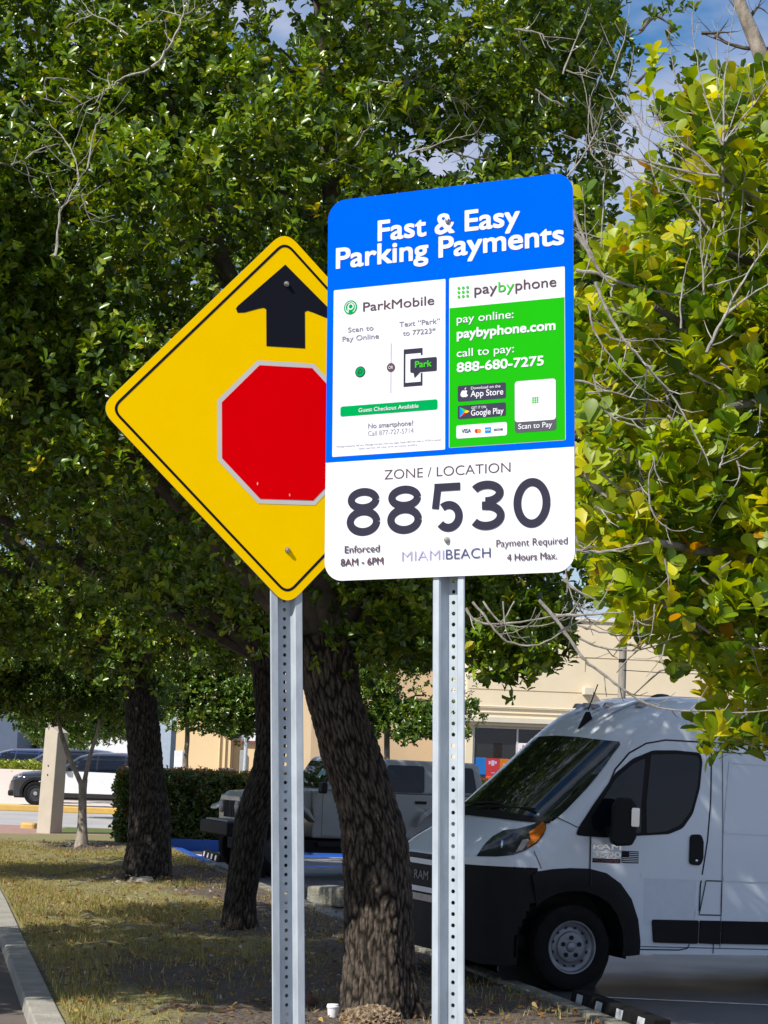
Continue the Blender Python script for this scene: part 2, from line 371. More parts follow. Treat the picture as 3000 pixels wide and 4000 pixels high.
# ------------------------------------------------------------------ the two signs in front
M_galv = mat('galvanised_steel', (0.45, 0.50, 0.55), (0.34, 0.385, 0.43), scale=24, rough=0.55, metal=0.2, stretch=(1, 1, 0.35), rvar=0.08, bump=0.0006, bscale=60)
M_alu = mat('sheet_aluminium', (0.55, 0.56, 0.57), (0.48, 0.49, 0.50), scale=20, rough=0.4, metal=0.9)
M_bolt = mat('bolt_steel', (0.42, 0.40, 0.37), (0.30, 0.28, 0.26), scale=40, rough=0.4, metal=0.8)
def sheet(name, c, c2=None, rough=0.55): return mat(name, c, c2 or tuple(x * 0.94 for x in c), scale=7, rough=0.75, spec=0.0)
M_sy = sheet('yellow_sheeting', (0.95, 0.60, 0.0), (0.93, 0.575, 0.0)); M_sk = sheet('black_sheeting', (0.012, 0.013, 0.02)); M_sr = sheet('red_sheeting', (0.74, 0.0, 0.003), (0.70, 0.0, 0.003))
M_sw = sheet('white_sheeting', (0.655, 0.665, 0.725)); M_sgw = sheet('greyed_white_sheeting', (0.60, 0.58, 0.55)); M_sb = sheet('blue_sheeting', (0.0, 0.095, 0.77), (0.0, 0.09, 0.74)); M_sg = sheet('green_sheeting', (0.012, 0.37, 0.006), (0.012, 0.355, 0.006))
M_ink = sheet('dark_ink', (0.035, 0.035, 0.055)); M_inkb = sheet('brown_ink', (0.10, 0.065, 0.075)); M_inkg = sheet('grey_ink', (0.25, 0.23, 0.28)); M_lilac = sheet('lilac_ink', (0.36, 0.33, 0.50)); M_navy = sheet('navy_ink', (0.07, 0.075, 0.17))
M_pg = sheet('logo_green', (0.0, 0.30, 0.07)); M_badge = sheet('badge_dark', (0.045, 0.045, 0.075)); M_band = sheet('band_grey', (0.09, 0.09, 0.105))
M_or = sheet('orange_ink', (0.8, 0.25, 0.02)); M_mb = sheet('azure_ink', (0.0, 0.25, 0.65)); M_rd = sheet('scarlet_ink', (0.7, 0.02, 0.02)); M_yl = sheet('amber_ink', (0.85, 0.5, 0.02)); M_lg = sheet('fresh_green_ink', (0.05, 0.45, 0.03))

class SignFrame:
    def __init__(s, u, v, Y, yaw, roll):
        s.p0 = P(u, v, Y); th, ro = rad(yaw), rad(roll)
        r0 = np.array([math.cos(th), math.sin(th), 0]); n = np.cross(r0, [0, 0, 1.0]); u0 = np.array([0, 0, 1.0])
        s.r = r0 * math.cos(ro) + u0 * math.sin(ro); s.u = np.cross(n, s.r); s.n = n
        s.h = s.p0[2] / s.u[2]                      # height of the sign origin above the foot, along the post
        s.o = s.p0 - s.u * s.h
        s.mw = Matrix(((s.r[0], -n[0], s.u[0], s.o[0]), (s.r[1], -n[1], s.u[1], s.o[1]), (s.r[2], -n[2], s.u[2], s.o[2]), (0, 0, 0, 1)))
    def st(s, u, v):
        q = onplane(u, v, s.p0, s.n) - s.p0; return float(q @ s.r), float(q @ s.u)
def channel_post(parent, h, top, web, wall, flange, depth, hole_r, hole0, pitch=0.0254):
    """U-channel post, flanges against the back of the sign, holes down the web"""
    y0, y1 = 0.004, 0.004 + depth; mb = MB(); xw, xo, xf = web / 2, web / 2 + wall, web / 2 + wall + flange
    k = int(top / pitch) + 1; vs = []; fs = []
    z = hole0 % pitch - pitch
    while z < top:
        z0, z1 = max(0.0, z), min(top, z + pitch)
        if z1 - z0 > pitch * 0.9:
            c = z + pitch / 2; hw = xw
            outer = [(-hw, z0), (0, z0), (hw, z0), (hw, c), (hw, z1), (0, z1), (-hw, z1), (-hw, c)]
            ang = [225, 270, 315, 0, 45, 90, 135, 180]
            b = len(vs)
            vs += [(x, y1, q) for x, q in outer] + [(hole_r * math.cos(rad(a)), y1, c + hole_r * math.sin(rad(a))) for a in ang]
            vs += [(hole_r * math.cos(rad(a)), y1 + 0.0035, c + hole_r * math.sin(rad(a))) for a in ang]
            fs += [(b + i, b + (i + 1) % 8, b + 8 + (i + 1) % 8, b + 8 + i) for i in range(8)]
            fs += [(b + 8 + i, b + 8 + (i + 1) % 8, b + 16 + (i + 1) % 8, b + 16 + i) for i in range(8)]
        else:
            b = len(vs); vs += [(-xw, y1, z0), (xw, y1, z0), (xw, y1, z1), (-xw, y1, z1)]; fs.append((b, b + 1, b + 2, b + 3))
        z += pitch
    mb.add(vs, fs, M_galv)
    t = 0.003
    for s in (-1, 1):
        sec = [(s * xw, y1), (s * xo, y0 + 0.004), (s * (xo + 0.003), y0), (s * (xf - 0.002), y0), (s * xf, y0 + 0.002), (s * xf, y0 + t + 0.001), (s * (xo + 0.004), y0 + t + 0.002), (s * (xw + t), y1 + t), (s * xw, y1 + t)]
        n = len(sec); zz = (0.0, top)
        mb.add([(a, b, q) for q in zz for a, b in sec], [(i, (i + 1) % n, n + (i + 1) % n, n + i) for i in range(n)] + [tuple(range(n)), tuple(range(2 * n - 1, n - 1, -1))], M_galv)
    return mb.build('post', parent)
def bolt(parent, x, z, r=0.0075):
    mb = MB()
    mb.lathe([(0.0, -0.0125), (r * 0.55, -0.0118), (r * 0.8, -0.0095), (r * 0.82, -0.0062), (r, -0.006), (r * 1.1, -0.0035), (r * 1.1, -0.0025)], M_bolt, 'y', (x, 0, z), 14)
    return mb.build('bolt', parent, smooth=True)

# --- diamond sign
sf = SignFrame(1117, 1633, 5.73, 21.0, 2.8)
root = empty('warning_sign', sf.mw, 'yellow diamond sign with black arrow above red octagon, on perforated steel post', 'road sign')
H0 = sf.h + 0.004
channel_post(root, H0, H0 + 0.36, 0.034, 0.0065, 0.024, 0.019, 0.0055, H0 % 0.0254)
def flat(poly, y, m, name, parent, z=H0, holes=None):
    mb = MB(); mb.add([(a, y, b + z) for a, b in poly], [tuple(range(len(poly)))], m); o = mb.build(name, parent, fixn=False); return o
d = 0.762 / 2 * math.sqrt(2)
dia = rpoly([(0, -d), (d, 0), (0, d), (-d, 0)], 0.05, 8)
mb = MB(); mb.prism(dia, -0.0016, 0.0016, M_alu, lambda a, b, c: (a, c, b + H0)); panel = mb.build('panel', root)
flat(dia, -0.0022, M_sy, 'yellow_face', panel)
def ring(outer, inner, y, m, name, parent, z):
    n = len(outer); mb = MB(); mb.add([(a, y, b + z) for a, b in outer] + [(a, y, b + z) for a, b in inner], [(i, (i + 1) % n, n + (i + 1) % n, n + i) for i in range(n)], m)
    return mb.build(name, parent, fixn=False)
d1, d2 = d - 0.030, d - 0.0405
ring(rpoly([(0, -d1), (d1, 0), (0, d1), (-d1, 0)], 0.036, 8), rpoly([(0, -d2), (d2, 0), (0, d2), (-d2, 0)], 0.028, 8), -0.0028, M_sk, 'border_line', panel, H0)
top = sf.st(1109, 1033)
A = lambda x, y: sf.st(350 + x * .678, 900 + y * .678)
tip = A(1120, 197)[1]; sh_b = A(1017, 668)[1]; by = A(1017, 450)[1]; lx, ly = A(845, 448); lx2, ly2 = A(868, 473)
half = [(0.0, tip), (lx + 0.003, ly + 0.006), (lx - 0.002, ly - 0.002), (lx + 0.003, ly2 - 0.002), (lx2 + 0.012, ly2 + 0.0), (-0.085, by - 0.004), (-0.066, by + 0.001), (-0.058, by - 0.003), (-0.058, sh_b)]
flat(half + [(-a, b) for a, b in reversed(half[1:])], -0.0028, M_sk, 'arrow', panel, H0 - 0.004)
def octo(a, c): return [(c[0] + a / math.cos(rad(22.5)) * math.cos(rad(22.5 + 45 * i)), c[1] + a / math.cos(rad(22.5)) * math.sin(rad(22.5 + 45 * i))) for i in range(8)]
oc = flat(octo(0.2035, (0.0, -0.043)), -0.0028, M_sgw, 'octagon', panel, H0 - 0.004)
flat(octo(0.190, (0.0, -0.043)), -0.0034, M_sr, 'red_field', panel, H0 - 0.004)
for (x, y, r) in ((965, 1460, .0035), (1150, 1525, .003)):
    mb = MB(); a, b = A(x, y); mb.add([(a + r * .5 * math.cos(t), -0.004, H0 - .004 + b + r * 1.3 * math.sin(t)) for t in np.linspace(0, 6, 8)], [tuple(range(8))], M_sgw); mb.build('paint_chip', panel, fixn=False)
for (x, y) in ((1133, 310), (1138, 1843)):
    a, b = A(x, y); bolt(root, a, H0 - 0.004 + b)

# --- parking sign
sp = SignFrame(1750, 1776, 4.72, -24.5, 1.8)
root = empty('parking_sign', sp.mw, 'tall blue and white parking payment sign numbered 88530 on perforated steel post', 'parking sign')
H1 = sp.h
channel_post(root, H1, H1 + 0.5, 0.024, 0.009, 0.0185, 0.031, 0.0050, H1 % 0.0254)
X0, X1, ZB, ZT = -0.3155, 0.3105, -0.2855, 0.6425
pan = rrect(X0, ZB, X1, ZT, 0.046, 10)
mb = MB(); mb.prism(pan, -0.0016, 0.0016, M_alu, lambda a, b, c: (a, c, b + H1)); panel = mb.build('panel', root)
zs = -0.001
flat([(X0, zs), (X1, zs)] + [p for p in pan if p[1] > 0], -0.0022, M_sb, 'blue_face', panel, H1)
flat([p for p in pan if p[1] > zs][0:0] + [(X1, zs), (X0, zs)] + [p for p in pan if p[1] < 0], -0.0022, M_sw, 'white_face', panel, H1)
Z4 = lambda x, y: sp.st(1200 + x * .663, 650 + y * .663)
Z5 = lambda x, y: sp.st(1250 + x * .621, 1050 + y * .621)
Z6 = lambda x, y: sp.st(1250 + x * .633, 1750 + y * .633)
def lay(y): return lambda a, b: (a, y, b + H1)
def T(mb, Z, body, xl, yl, xr, yr, cap, m, y, offset=0.0, dx=0.0):
    a = Z(xl, yl); b = Z(xr, yr); c = Z(xl, yl - cap); ch = c[1] - a[1]; w = max(0.0, offset) * ch * 1.35
    for k, (ex, ey) in enumerate(((0, 0), (-1, -.8), (1, .8), (-1, .8), (1, -.8), (-1, 0), (1, 0), (0, -1), (0, 1)) if w else ((0, 0),)):
        add_text(mb, body, a[0] + dx + w + ex * w, b[0] + dx - w + ex * w, (a[1] + b[1]) / 2 + ey * w, ch, m, lay(y - k * 0.00008), min(0.0, offset))
def rect_of(Z, pts):
    q = np.array([Z(*p) for p in pts]); s = sorted(q[:, 0]); t = sorted(q[:, 1]); return (s[0] + s[1]) / 2, (t[0] + t[1]) / 2, (s[2] + s[3]) / 2, (t[2] + t[3]) / 2
def F(mb, poly, m, y): mb.add([(a, y, b + H1) for a, b in poly], [tuple(range(len(poly)))], m)
# heading
mb = MB()
T(mb, Z4, 'Fast & Easy', 418, 440, 1256, 346, 114, M_sw, -0.0030, 0.027)
T(mb, Z4, 'Parking Payments', 172, 603, 1517, 457, 114, M_sw, -0.0030, 0.027)
mb.build('heading', panel, fixn=False)
# white payment card on the left
c = rect_of(Z5, ((90, 135), (793, 68), (790, 1138), (80, 1185)))
mb = MB(); F(mb, rrect(*c, 0.003, 3), M_sw, -0.0030)
card = mb.build('white_card', panel, fixn=False); y1, y2, y3 = -0.0036, -0.0042, -0.0048
mb = MB()
T(mb, Z5, 'ParkMobile', 275, 268, 722, 228, 55, M_inkb, y1, 0.008)
T(mb, Z5, 'Scan to', 180, 401, 340, 388, 30, M_inkg, y1, 0.006); T(mb, Z5, 'Pay Online', 145, 459, 374, 440, 31, M_inkg, y1, 0.006)
T(mb, Z5, 'Text \u201cPark\u201d', 502, 368, 757, 344, 31, M_inkg, y1, 0.006); T(mb, Z5, 'to 77223*', 525, 423, 730, 405, 31, M_inkg, y1, 0.006)
g0 = rect_of(Z5, ((132, 868), (743, 822), (743, 888), (132, 930))); F(mb, rrect(*g0, 0.005, 4), M_pg, y1)
T(mb, Z5, 'Guest Checkout Available', 248, 904, 625, 876, 24, M_sw, y2, 0.01)
T(mb, Z5, 'No smartphone?', 307, 1005, 590, 985, 30, M_inkg, y1, 0.012); T(mb, Z5, 'Call 877-727-5714', 305, 1053, 592, 1033, 30, M_inkg, y1, 0.0)
T(mb, Z5, 'Message frequency will vary. Message and data rates may apply. Reply HELP for help or STOP to cancel.', 108, 1126, 765, 1081, 11, M_inkg, y1)
T(mb, Z5, 'See terms of use and privacy policy.', 250, 1137, 620, 1113, 11, M_inkg, y1)
cx, cy = Z5(196, 245); R0 = 0.0176
F(mb, circ(cx, cy, R0), M_pg, y1)
def annulus(mb, cx, cy, ro, ri, m, y, a0=0, a1=360, n=28):
    aa = [rad(a0 + (a1 - a0) * i / n) for i in range(n + 1)]
    mb.add([(cx + ro * math.cos(t), y, H1 + cy + ro * math.sin(t)) for t in aa] + [(cx + ri * math.cos(t), y, H1 + cy + ri * math.sin(t)) for t in aa], [(i, i + 1, n + 2 + i, n + 1 + i) for i in range(n)], m)
annulus(mb, cx, cy, R0 * .80, R0 * .70, M_sw, y2, -60, 250); annulus(mb, cx + R0 * .05, cy + R0 * .12, R0 * .45, R0 * .30, M_sw, y2)
F(mb, [(cx - R0 * .42, cy - R0 * .6), (cx - R0 * .26, cy - R0 * .6), (cx - R0 * .26, cy + R0 * .15), (cx - R0 * .42, cy + R0 * .15)], M_sw, y2 - .0003)
cx, cy = Z5(257, 650); F(mb, circ(cx, cy, 0.0135), M_ink, y1); F(mb, circ(cx, cy, 0.0112), M_pg, y2); annulus(mb, cx + .0005, cy + .0012, .0052, .0034, M_ink, y3); F(mb, [(cx - .0052, cy - .0065), (cx - .0034, cy - .0065), (cx - .0034, cy + .001), (cx - .0052, cy + .001)], M_ink, y3 - .0003)
a = Z5(451, 470); b = Z5(450, 783); F(mb, [(a[0] - .0008, b[1]), (a[0] + .0008, b[1]), (a[0] + .0008, a[1]), (a[0] - .0008, a[1])], M_inkg, y1)
cx, cy = Z5(450, 622); F(mb, circ(cx, cy, 0.0106), M_inkb, y2); add_text(mb, 'OR', cx - .006, cx + .006, cy - .0035, .007, M_sw, lay(y3))
# phone with speech bubble
q = rect_of(Z5, ((530, 508), (648, 500), (648, 735), (530, 745))); w = 0.0042
F(mb, [(q[0], q[1]), (q[2], q[1]), (q[2], q[1] + .0095), (q[0], q[1] + .0095)], M_ink, y1); F(mb, [(q[0], q[3] - .0115), (q[2], q[3] - .0115), (q[2], q[3]), (q[0], q[3])], M_ink, y1)
F(mb, [(q[0], q[1]), (q[0] + w, q[1]), (q[0] + w, q[3]), (q[0], q[3])], M_ink, y1 - .0002)
F(mb, [(q[2] - w, q[1]), (q[2], q[1]), (q[2], q[1] + .030), (q[2] - w, q[1] + .030)], M_ink, y1 - .0002); F(mb, [(q[2] - w, q[3] - .017), (q[2], q[3] - .017), (q[2], q[3]), (q[2] - w, q[3])], M_ink, y1 - .0002)
q = rect_of(Z5, ((572, 572), (738, 553), (738, 640), (572, 658))); F(mb, rrect(*q, 0.003, 3), M_ink, y2); F(mb, [(q[0] + .008, q[1] + .001), (q[0] + .011, q[1] - .013), (q[0] + .026, q[1] + .001)], M_ink, y2 - .0002)
T(mb, Z5, 'Park', 603, 626, 708, 613, 38, M_lg, y3, 0.03)
mb.build('lettering', card, fixn=False)
# green payment card on the right
q1 = Z5(815, 62); q2 = Z4(1523, 590); q3 = Z5(1545, 1078); q4 = Z5(815, 1130); xl, xr, zt, zb = (q1[0] + q4[0]) / 2, (q2[0] + q3[0]) / 2, (q1[1] + q2[1]) / 2, (q3[1] + q4[1]) / 2
zm = (Z5(820, 250)[1] + Z5(1540, 180)[1]) / 2
mb = MB(); F(mb, rrect(xl, zb, xr, zt, 0.003, 3), M_sw, -0.0030); F(mb, [(xl + .0012, zb + .0012), (xr - .0012, zb + .0012), (xr - .0012, zm), (xl + .0012, zm)], M_sg, y1)
card = mb.build('green_card', panel, fixn=False); y1, y2, y3, y4 = -0.0042, -0.0048, -0.0054, -0.0060
mb = MB()
for s, a, b, m in (('pay', 975, 1118, M_inkb), ('by', 1126, 1226, M_lg), ('phone', 1233, 1490, M_inkb)):
    T(mb, Z5, s, a, 163 - (a - 975) * .1, b, 163 - (b - 975) * .1, 62, m, y1, 0.002)
for i in range(3):
    for j in range(3):
        cx, cy = Z5(877 + 27.5 * i, 124 + 27 * j - 2.7 * i); F(mb, circ(cx, cy, .0036, 12), M_lg, y1)
T(mb, Z5, 'pay online:', 865, 344, 1222, 311, 48, M_sw, y1, 0.006); T(mb, Z5, 'paybyphone.com', 865, 440, 1486, 383, 56, M_sw, y1, 0.032)
T(mb, Z5, 'call to pay:', 865, 558, 1225, 527, 48, M_sw, y1, 0.006); T(mb, Z5, '888-680-7275', 865, 652, 1412, 607, 56, M_sw, y1, 0.03)
q = rect_of(Z5, ((870, 738), (1173, 716), (1173, 818), (870, 835))); F(mb, rrect(*q, 0.004, 4), M_badge, y1)
T(mb, Z5, 'Download on the', 955, 762, 1140, 748, 17, M_sw, y2, 0.01); T(mb, Z5, 'App Store', 952, 809, 1158, 792, 38, M_sw, y2, 0.012)
cx, cy = Z5(913, 786); ap = []
for i in range(40):      # an apple outline
    t = 2 * math.pi * i / 40; rr = .0092 * (1 + .10 * math.cos(2 * t) * (math.sin(t) < 0) - .22 * math.exp(-((t - math.pi / 2) / .28) ** 2) - .12 * math.exp(-((t - 3 * math.pi / 2) / .3) ** 2))
    x, z = rr * math.cos(t), rr * 1.02 * math.sin(t)
    dd = math.hypot(x - .0105, z - .0015)
    if dd < .0052: x, z = .0105 + (x - .0105) * .0052 / dd, .0015 + (z - .0015) * .0052 / dd
    ap.append((cx + x, cy - .001 + z))
F(mb, ap, M_sw, y2); F(mb, [(cx + .0002, cy + .0085), (cx + .0015, cy + .0125), (cx + .0045, cy + .0138), (cx + .0036, cy + .0102)], M_sw, y2)
q = rect_of(Z5, ((870, 862), (1173, 842), (1173, 928), (870, 946))); F(mb, rrect(*q, 0.004, 4), M_badge, y1)
T(mb, Z5, 'GET IT ON', 958, 885, 1050, 878, 15, M_sw, y2, 0.01); T(mb, Z5, 'Google Play', 955, 927, 1160, 911, 36, M_sw, y2, 0.012)
a, b, c_, e = Z5(884, 872), Z5(884, 938), Z5(946, 899), Z5(912, 904)
F(mb, [a, e, b], M_mb, y2); F(mb, [a, (c_[0] * .7 + a[0] * .3, c_[1] * .7 + a[1] * .3), e], M_lg, y2 - .0002); F(mb, [b, e, (c_[0] * .7 + b[0] * .3, c_[1] * .7 + b[1] * .3)], M_rd, y2 - .0002); F(mb, [e, (c_[0] * .7 + a[0] * .3, c_[1] * .7 + a[1] * .3), c_, (c_[0] * .7 + b[0] * .3, c_[1] * .7 + b[1] * .3)], M_yl, y2 - .0004)
q = rect_of(Z5, ((862, 988), (1180, 965), (1180, 1050), (862, 1070))); F(mb, rrect(*q, 0.005, 4), M_sw, y1)
T(mb, Z5, 'VISA', 895, 1036, 955, 1030, 24, M_navy, y2, 0.02); cx, cy = Z5(990, 1022); F(mb, circ(cx, cy, .0050, 16), M_rd, y2); F(mb, circ(cx + .0062, cy, .0050, 16), M_or, y2 - .0002)
q = rect_of(Z5, ((1042, 1000), (1080, 997), (1080, 1033), (1042, 1036))); F(mb, rrect(*q, 0.001, 2), M_mb, y2); T(mb, Z5, 'AMEX', 1045, 1024, 1077, 1021, 12, M_sw, y3, 0.02)
T(mb, Z5, 'DISCOVER', 1098, 1022, 1156, 1017, 13, M_inkb, y2, 0.01)
q = rect_of(Z5, ((1228, 708), (1490, 690), (1490, 1015), (1228, 1035))); F(mb, rrect(*q, 0.007, 5), M_band, y1)
q2 = rect_of(Z5, ((1228, 708), (1490, 690), (1490, 950), (1228, 968))); F(mb, rrect(q2[0] + .0008, q2[1], q2[2] - .0008, q2[3] - .0008, 0.007, 5), M_sw, y2)
T(mb, Z5, 'Scan to Pay', 1252, 1012, 1465, 995, 32, M_sw, y2, 0.012)
for i in range(3):
    for j in range(3):
        cx, cy = Z5(1345 + 14 * i, 815 + 14 * j - 1.2 * i); F(mb, rrect(cx - .002, cy - .002, cx + .002, cy + .002, .0005, 1), M_lg, y3)
mb.build('lettering', card, fixn=False)
# zone number, drawn stroke by stroke
mb = MB(); yb = -0.0030
T(mb, Z6, 'ZONE / LOCATION', 400, 196, 1178, 148, 58, M_inkb, yb, -0.006)
def stroke(pts, w):
    n = len(pts); L = []; Rr = []
    for i in range(n):
        a = np.array(pts[max(i - 1, 0)]); b = np.array(pts[min(i + 1, n - 1)]); d = (b - a) / np.linalg.norm(b - a); nn = np.array([-d[1], d[0]]) * w / 2
        L.append(np.array(pts[i]) + nn); Rr.append(np.array(pts[i]) - nn)
    global yb; yb -= 0.00012
    mb.add([lay(yb)(*p) for p in L] + [lay(yb)(*p) for p in Rr], [(i, i + 1, n + i + 1, n + i) for i in range(n - 1)], M_ink)
def ell(cx, cy, rx, ry, a0, a1, n=36): return [(cx + rx * math.cos(rad(a0 + (a1 - a0) * i / n)), cy + ry * math.sin(rad(a0 + (a1 - a0) * i / n))) for i in range(n + 1)]
base = (Z6(270, 545)[1] + Z6(1310, 491)[1]) / 2; capz = (Z6(270, 249)[1] + Z6(1310, 184)[1]) / 2; hh = capz - base; W = hh * 0.165
def box6(a, b): return Z6(a, 400)[0], Z6(b, 400)[0]
def eight(a, b):
    x0, x1 = box6(a, b); cx = (x0 + x1) / 2; r = (x1 - x0) / 2
    ry2 = hh * .295; ry1 = hh * .25
    stroke(ell(cx, base + ry2, r - W / 2, ry2 - W / 2, 0, 360), W); stroke(ell(cx, capz - ry1, r * .95 - W / 2, ry1 - W / 2, 0, 360), W * .98)
eight(168, 375); eight(418, 632)
x0, x1 = box6(1197, 1425); stroke(ell((x0 + x1) / 2, base + hh / 2, (x1 - x0) / 2 - W / 2, hh / 2 - W / 2, 0, 360, 48), W)
x0, x1 = box6(683, 884); w_ = x1 - x0; r = hh * .315; cx = x1 - r * .98
stroke(ell(cx, base + r, r * .98 - W / 2, r - W / 2, 128, -142), W)
stroke([(x0 + w_ * .13 + W / 2, capz - W * .2), (x0 + w_ * .045 + W / 2, base + r + (r - W / 2) * .70)], W * .92)
stroke([(x0 + w_ * .13, capz - W / 2), (x1 - w_ * .08, capz - W / 2)], W * .95)
x0, x1 = box6(932, 1142); w_ = x1 - x0; ry2 = hh * .285; ry1 = hh * .25; cx = x0 + w_ * .47; r2 = x1 - cx
stroke(ell(cx, base + ry2, r2 - W / 2, ry2 - W / 2, 95, -148), W); stroke(ell(cx, capz - ry1, r2 * .95 - W / 2, ry1 - W / 2, -95, 152), W)
stroke([(x0 + w_ * .34, base + ry2 * 2 - W / 2 + hh * .008), (cx + w_ * .02, base + ry2 * 2 - W / 2 + hh * .008)], W)
T(mb, Z6, 'Enforced', 157, 648, 372, 640, 42, M_inkb, yb, 0.004); T(mb, Z6, '8AM - 6PM', 132, 726, 395, 720, 42, M_inkb, yb, 0.014)
T(mb, Z6, 'MIAMI', 510, 698, 768, 690, 60, M_lilac, yb, -0.014); T(mb, Z6, 'BEACH', 781, 690, 1056, 673, 60, M_navy, yb, -0.008)
T(mb, Z6, 'Payment Required', 1092, 612, 1531, 592, 44, M_inkb, yb, 0.0); T(mb, Z6, '4 Hours Max.', 1158, 697, 1466, 684, 42, M_inkb, yb, 0.006)
mb.build('zone_lettering', panel, fixn=False)
for Z, x, y in ((Z4, 833, 322), (Z6, 787, 567)):
    a, b = Z(x, y); bolt(root, a, H1 + b, 0.0068)
# ------------------------------------------------------------------ trees
M_leafA = leaf_mat('tree_leaf', 0.30, 0.27); M_leafB = leaf_mat('near_tree_leaf', 0.46, 0.42)
M_barkA = bark_mat('furrowed_bark', (0.010, 0.008, 0.006), (0.15, 0.12, 0.095))
M_barkC = bark_mat('dark_bark', (0.009, 0.0075, 0.006), (0.105, 0.088, 0.072))
M_barkP = mat('pale_bark', (0.34, 0.29, 0.23), (0.12, 0.10, 0.08), scale=7, rough=0.9, bump=0.008, bscale=40, stretch=(1, 1, 0.5))
M_twig = mat('bare_twig', (0.36, 0.335, 0.30), (0.17, 0.15, 0.13), scale=30, rough=0.85, bump=0.002, bscale=90)
M_limb = mat('limb_bark', (0.06, 0.048, 0.038), (0.11, 0.09, 0.07), scale=14, rough=0.9, bump=0.006, bscale=60)

def leaf_template(near):
    if near:
        ts = (0.0, 0.22, 0.48, 0.74, 0.92, 1.0); ws = (0.05, 0.30, 0.72, 1.0, 0.66, 0.0)
        v = []; f = []
        for t, w in zip(ts, ws):
            z = -0.16 * t * t + 0.03
            v += [(t, 0, z), (t, w * 0.5, z + 0.10 * w * 0.5), (t, -w * 0.5, z + 0.10 * w * 0.5)]
        for i in range(len(ts) - 1):
            a, b = i * 3, i * 3 + 3; f += [(a, b, b + 1, a + 1), (b, a, a + 2, b + 2)]
        return np.array(v), np.array(f)
    v = [(0, 0, 0), (0.45, 0, -0.02), (1, 0, -0.14), (0.42, 0.36, 0.08), (0.78, 0.44, 0.04), (0.42, -0.36, 0.08), (0.78, -0.44, 0.04)]
    f = [(0, 1, 3, 3), (1, 2, 4, 3), (0, 5, 1, 1), (1, 5, 6, 2)]
    return np.array(v, float), np.array(f)
LT = {True: leaf_template(True), False: leaf_template(False)}
def unit(a): return a / (np.linalg.norm(a, axis=-1, keepdims=True) + 1e-9)
def foliage(name, parent, cen, axis, k, size, pal, m, near=False, wid=0.44, tilt=(50, 19), seed=1, stem=0.35, kind=None):
    """rosettes of k leaves at cen, opening along axis, as one mesh"""
    g = np.random.default_rng(seed); n = len(cen); tv, tf = LT[near]
    c = np.repeat(cen, k, 0); a = np.repeat(unit(axis), k, 0); N_ = n * k
    ph = (np.tile(np.arange(k) * 2.399, n) + np.repeat(g.uniform(0, 6.28, n), k) + g.normal(0, .25, N_))
    h = np.where(np.abs(a[:, 2:3]) < .9, np.array([[0, 0, 1.0]]), np.array([[1.0, 0, 0]])); e1 = unit(np.cross(a, h)); e2 = np.cross(a, e1)
    radial = e1 * np.cos(ph)[:, None] + e2 * np.sin(ph)[:, None]
    t = np.radians(np.clip(g.normal(tilt[0], tilt[1], N_), 8, 125))[:, None]
    d = unit(a * np.cos(t) + radial * np.sin(t)); nn = unit(a * np.sin(t) - radial * np.cos(t) + g.normal(0, .22, (N_, 3)))
    s = unit(np.cross(nn, d)); nn = np.cross(d, s)
    L = (size * g.uniform(.68, 1.2, N_))[:, None, None]
    org = c + a * (np.tile(np.linspace(-.5, .5, k), n) * size * stem * 2)[:, None]
    V = org[:, None, :] + L * (d[:, None, :] * tv[None, :, 0:1] + s[:, None, :] * tv[None, :, 1:2] * wid * (1.0 if near else 1.2) + nn[:, None, :] * tv[None, :, 2:3])
    nv = len(tv); V = V.reshape(-1, 3)
    F_ = (tf[None] + (np.arange(N_) * nv)[:, None, None]).reshape(-1, 4)
    quad = F_[:, 2] != F_[:, 3]; cnt = np.where(quad, 4, 3)
    me = bpy.data.meshes.new(name); me.vertices.add(len(V)); me.vertices.foreach_set('co', V.astype(np.float32).ravel())
    loops = F_.ravel()[(np.stack([np.ones(len(F_)), np.ones(len(F_)), np.ones(len(F_)), quad], 1).ravel() > 0)]
    me.loops.add(len(loops)); me.loops.foreach_set('vertex_index', loops.astype(np.int32))
    me.polygons.add(len(F_)); st = np.concatenate([[0], np.cumsum(cnt)[:-1]]); me.polygons.foreach_set('loop_start', st.astype(np.int32)); me.polygons.foreach_set('loop_total', cnt.astype(np.int32))
    me.polygons.foreach_set('use_smooth', np.ones(len(F_), bool))
    pal = np.array(pal, float); wts = pal[:, 3] / pal[:, 3].sum()
    pick = np.repeat(g.choice(len(pal), n, p=wts), k); swap = g.random(N_) < .35; pick[swap] = g.choice(len(pal), swap.sum(), p=wts)
    col = pal[pick, :3] * g.uniform(.78, 1.22, (N_, 1)); col = np.concatenate([col, np.ones((N_, 1))], 1)
    at = me.attributes.new('tint', 'FLOAT_COLOR', 'POINT'); at.data.foreach_set('color', np.repeat(col, nv, 0).astype(np.float32).ravel())
    me.materials.append(m); me.update(calc_edges=True); me.validate()
    o = link(name, me, parent)
    if kind: o['kind'] = kind
    return o

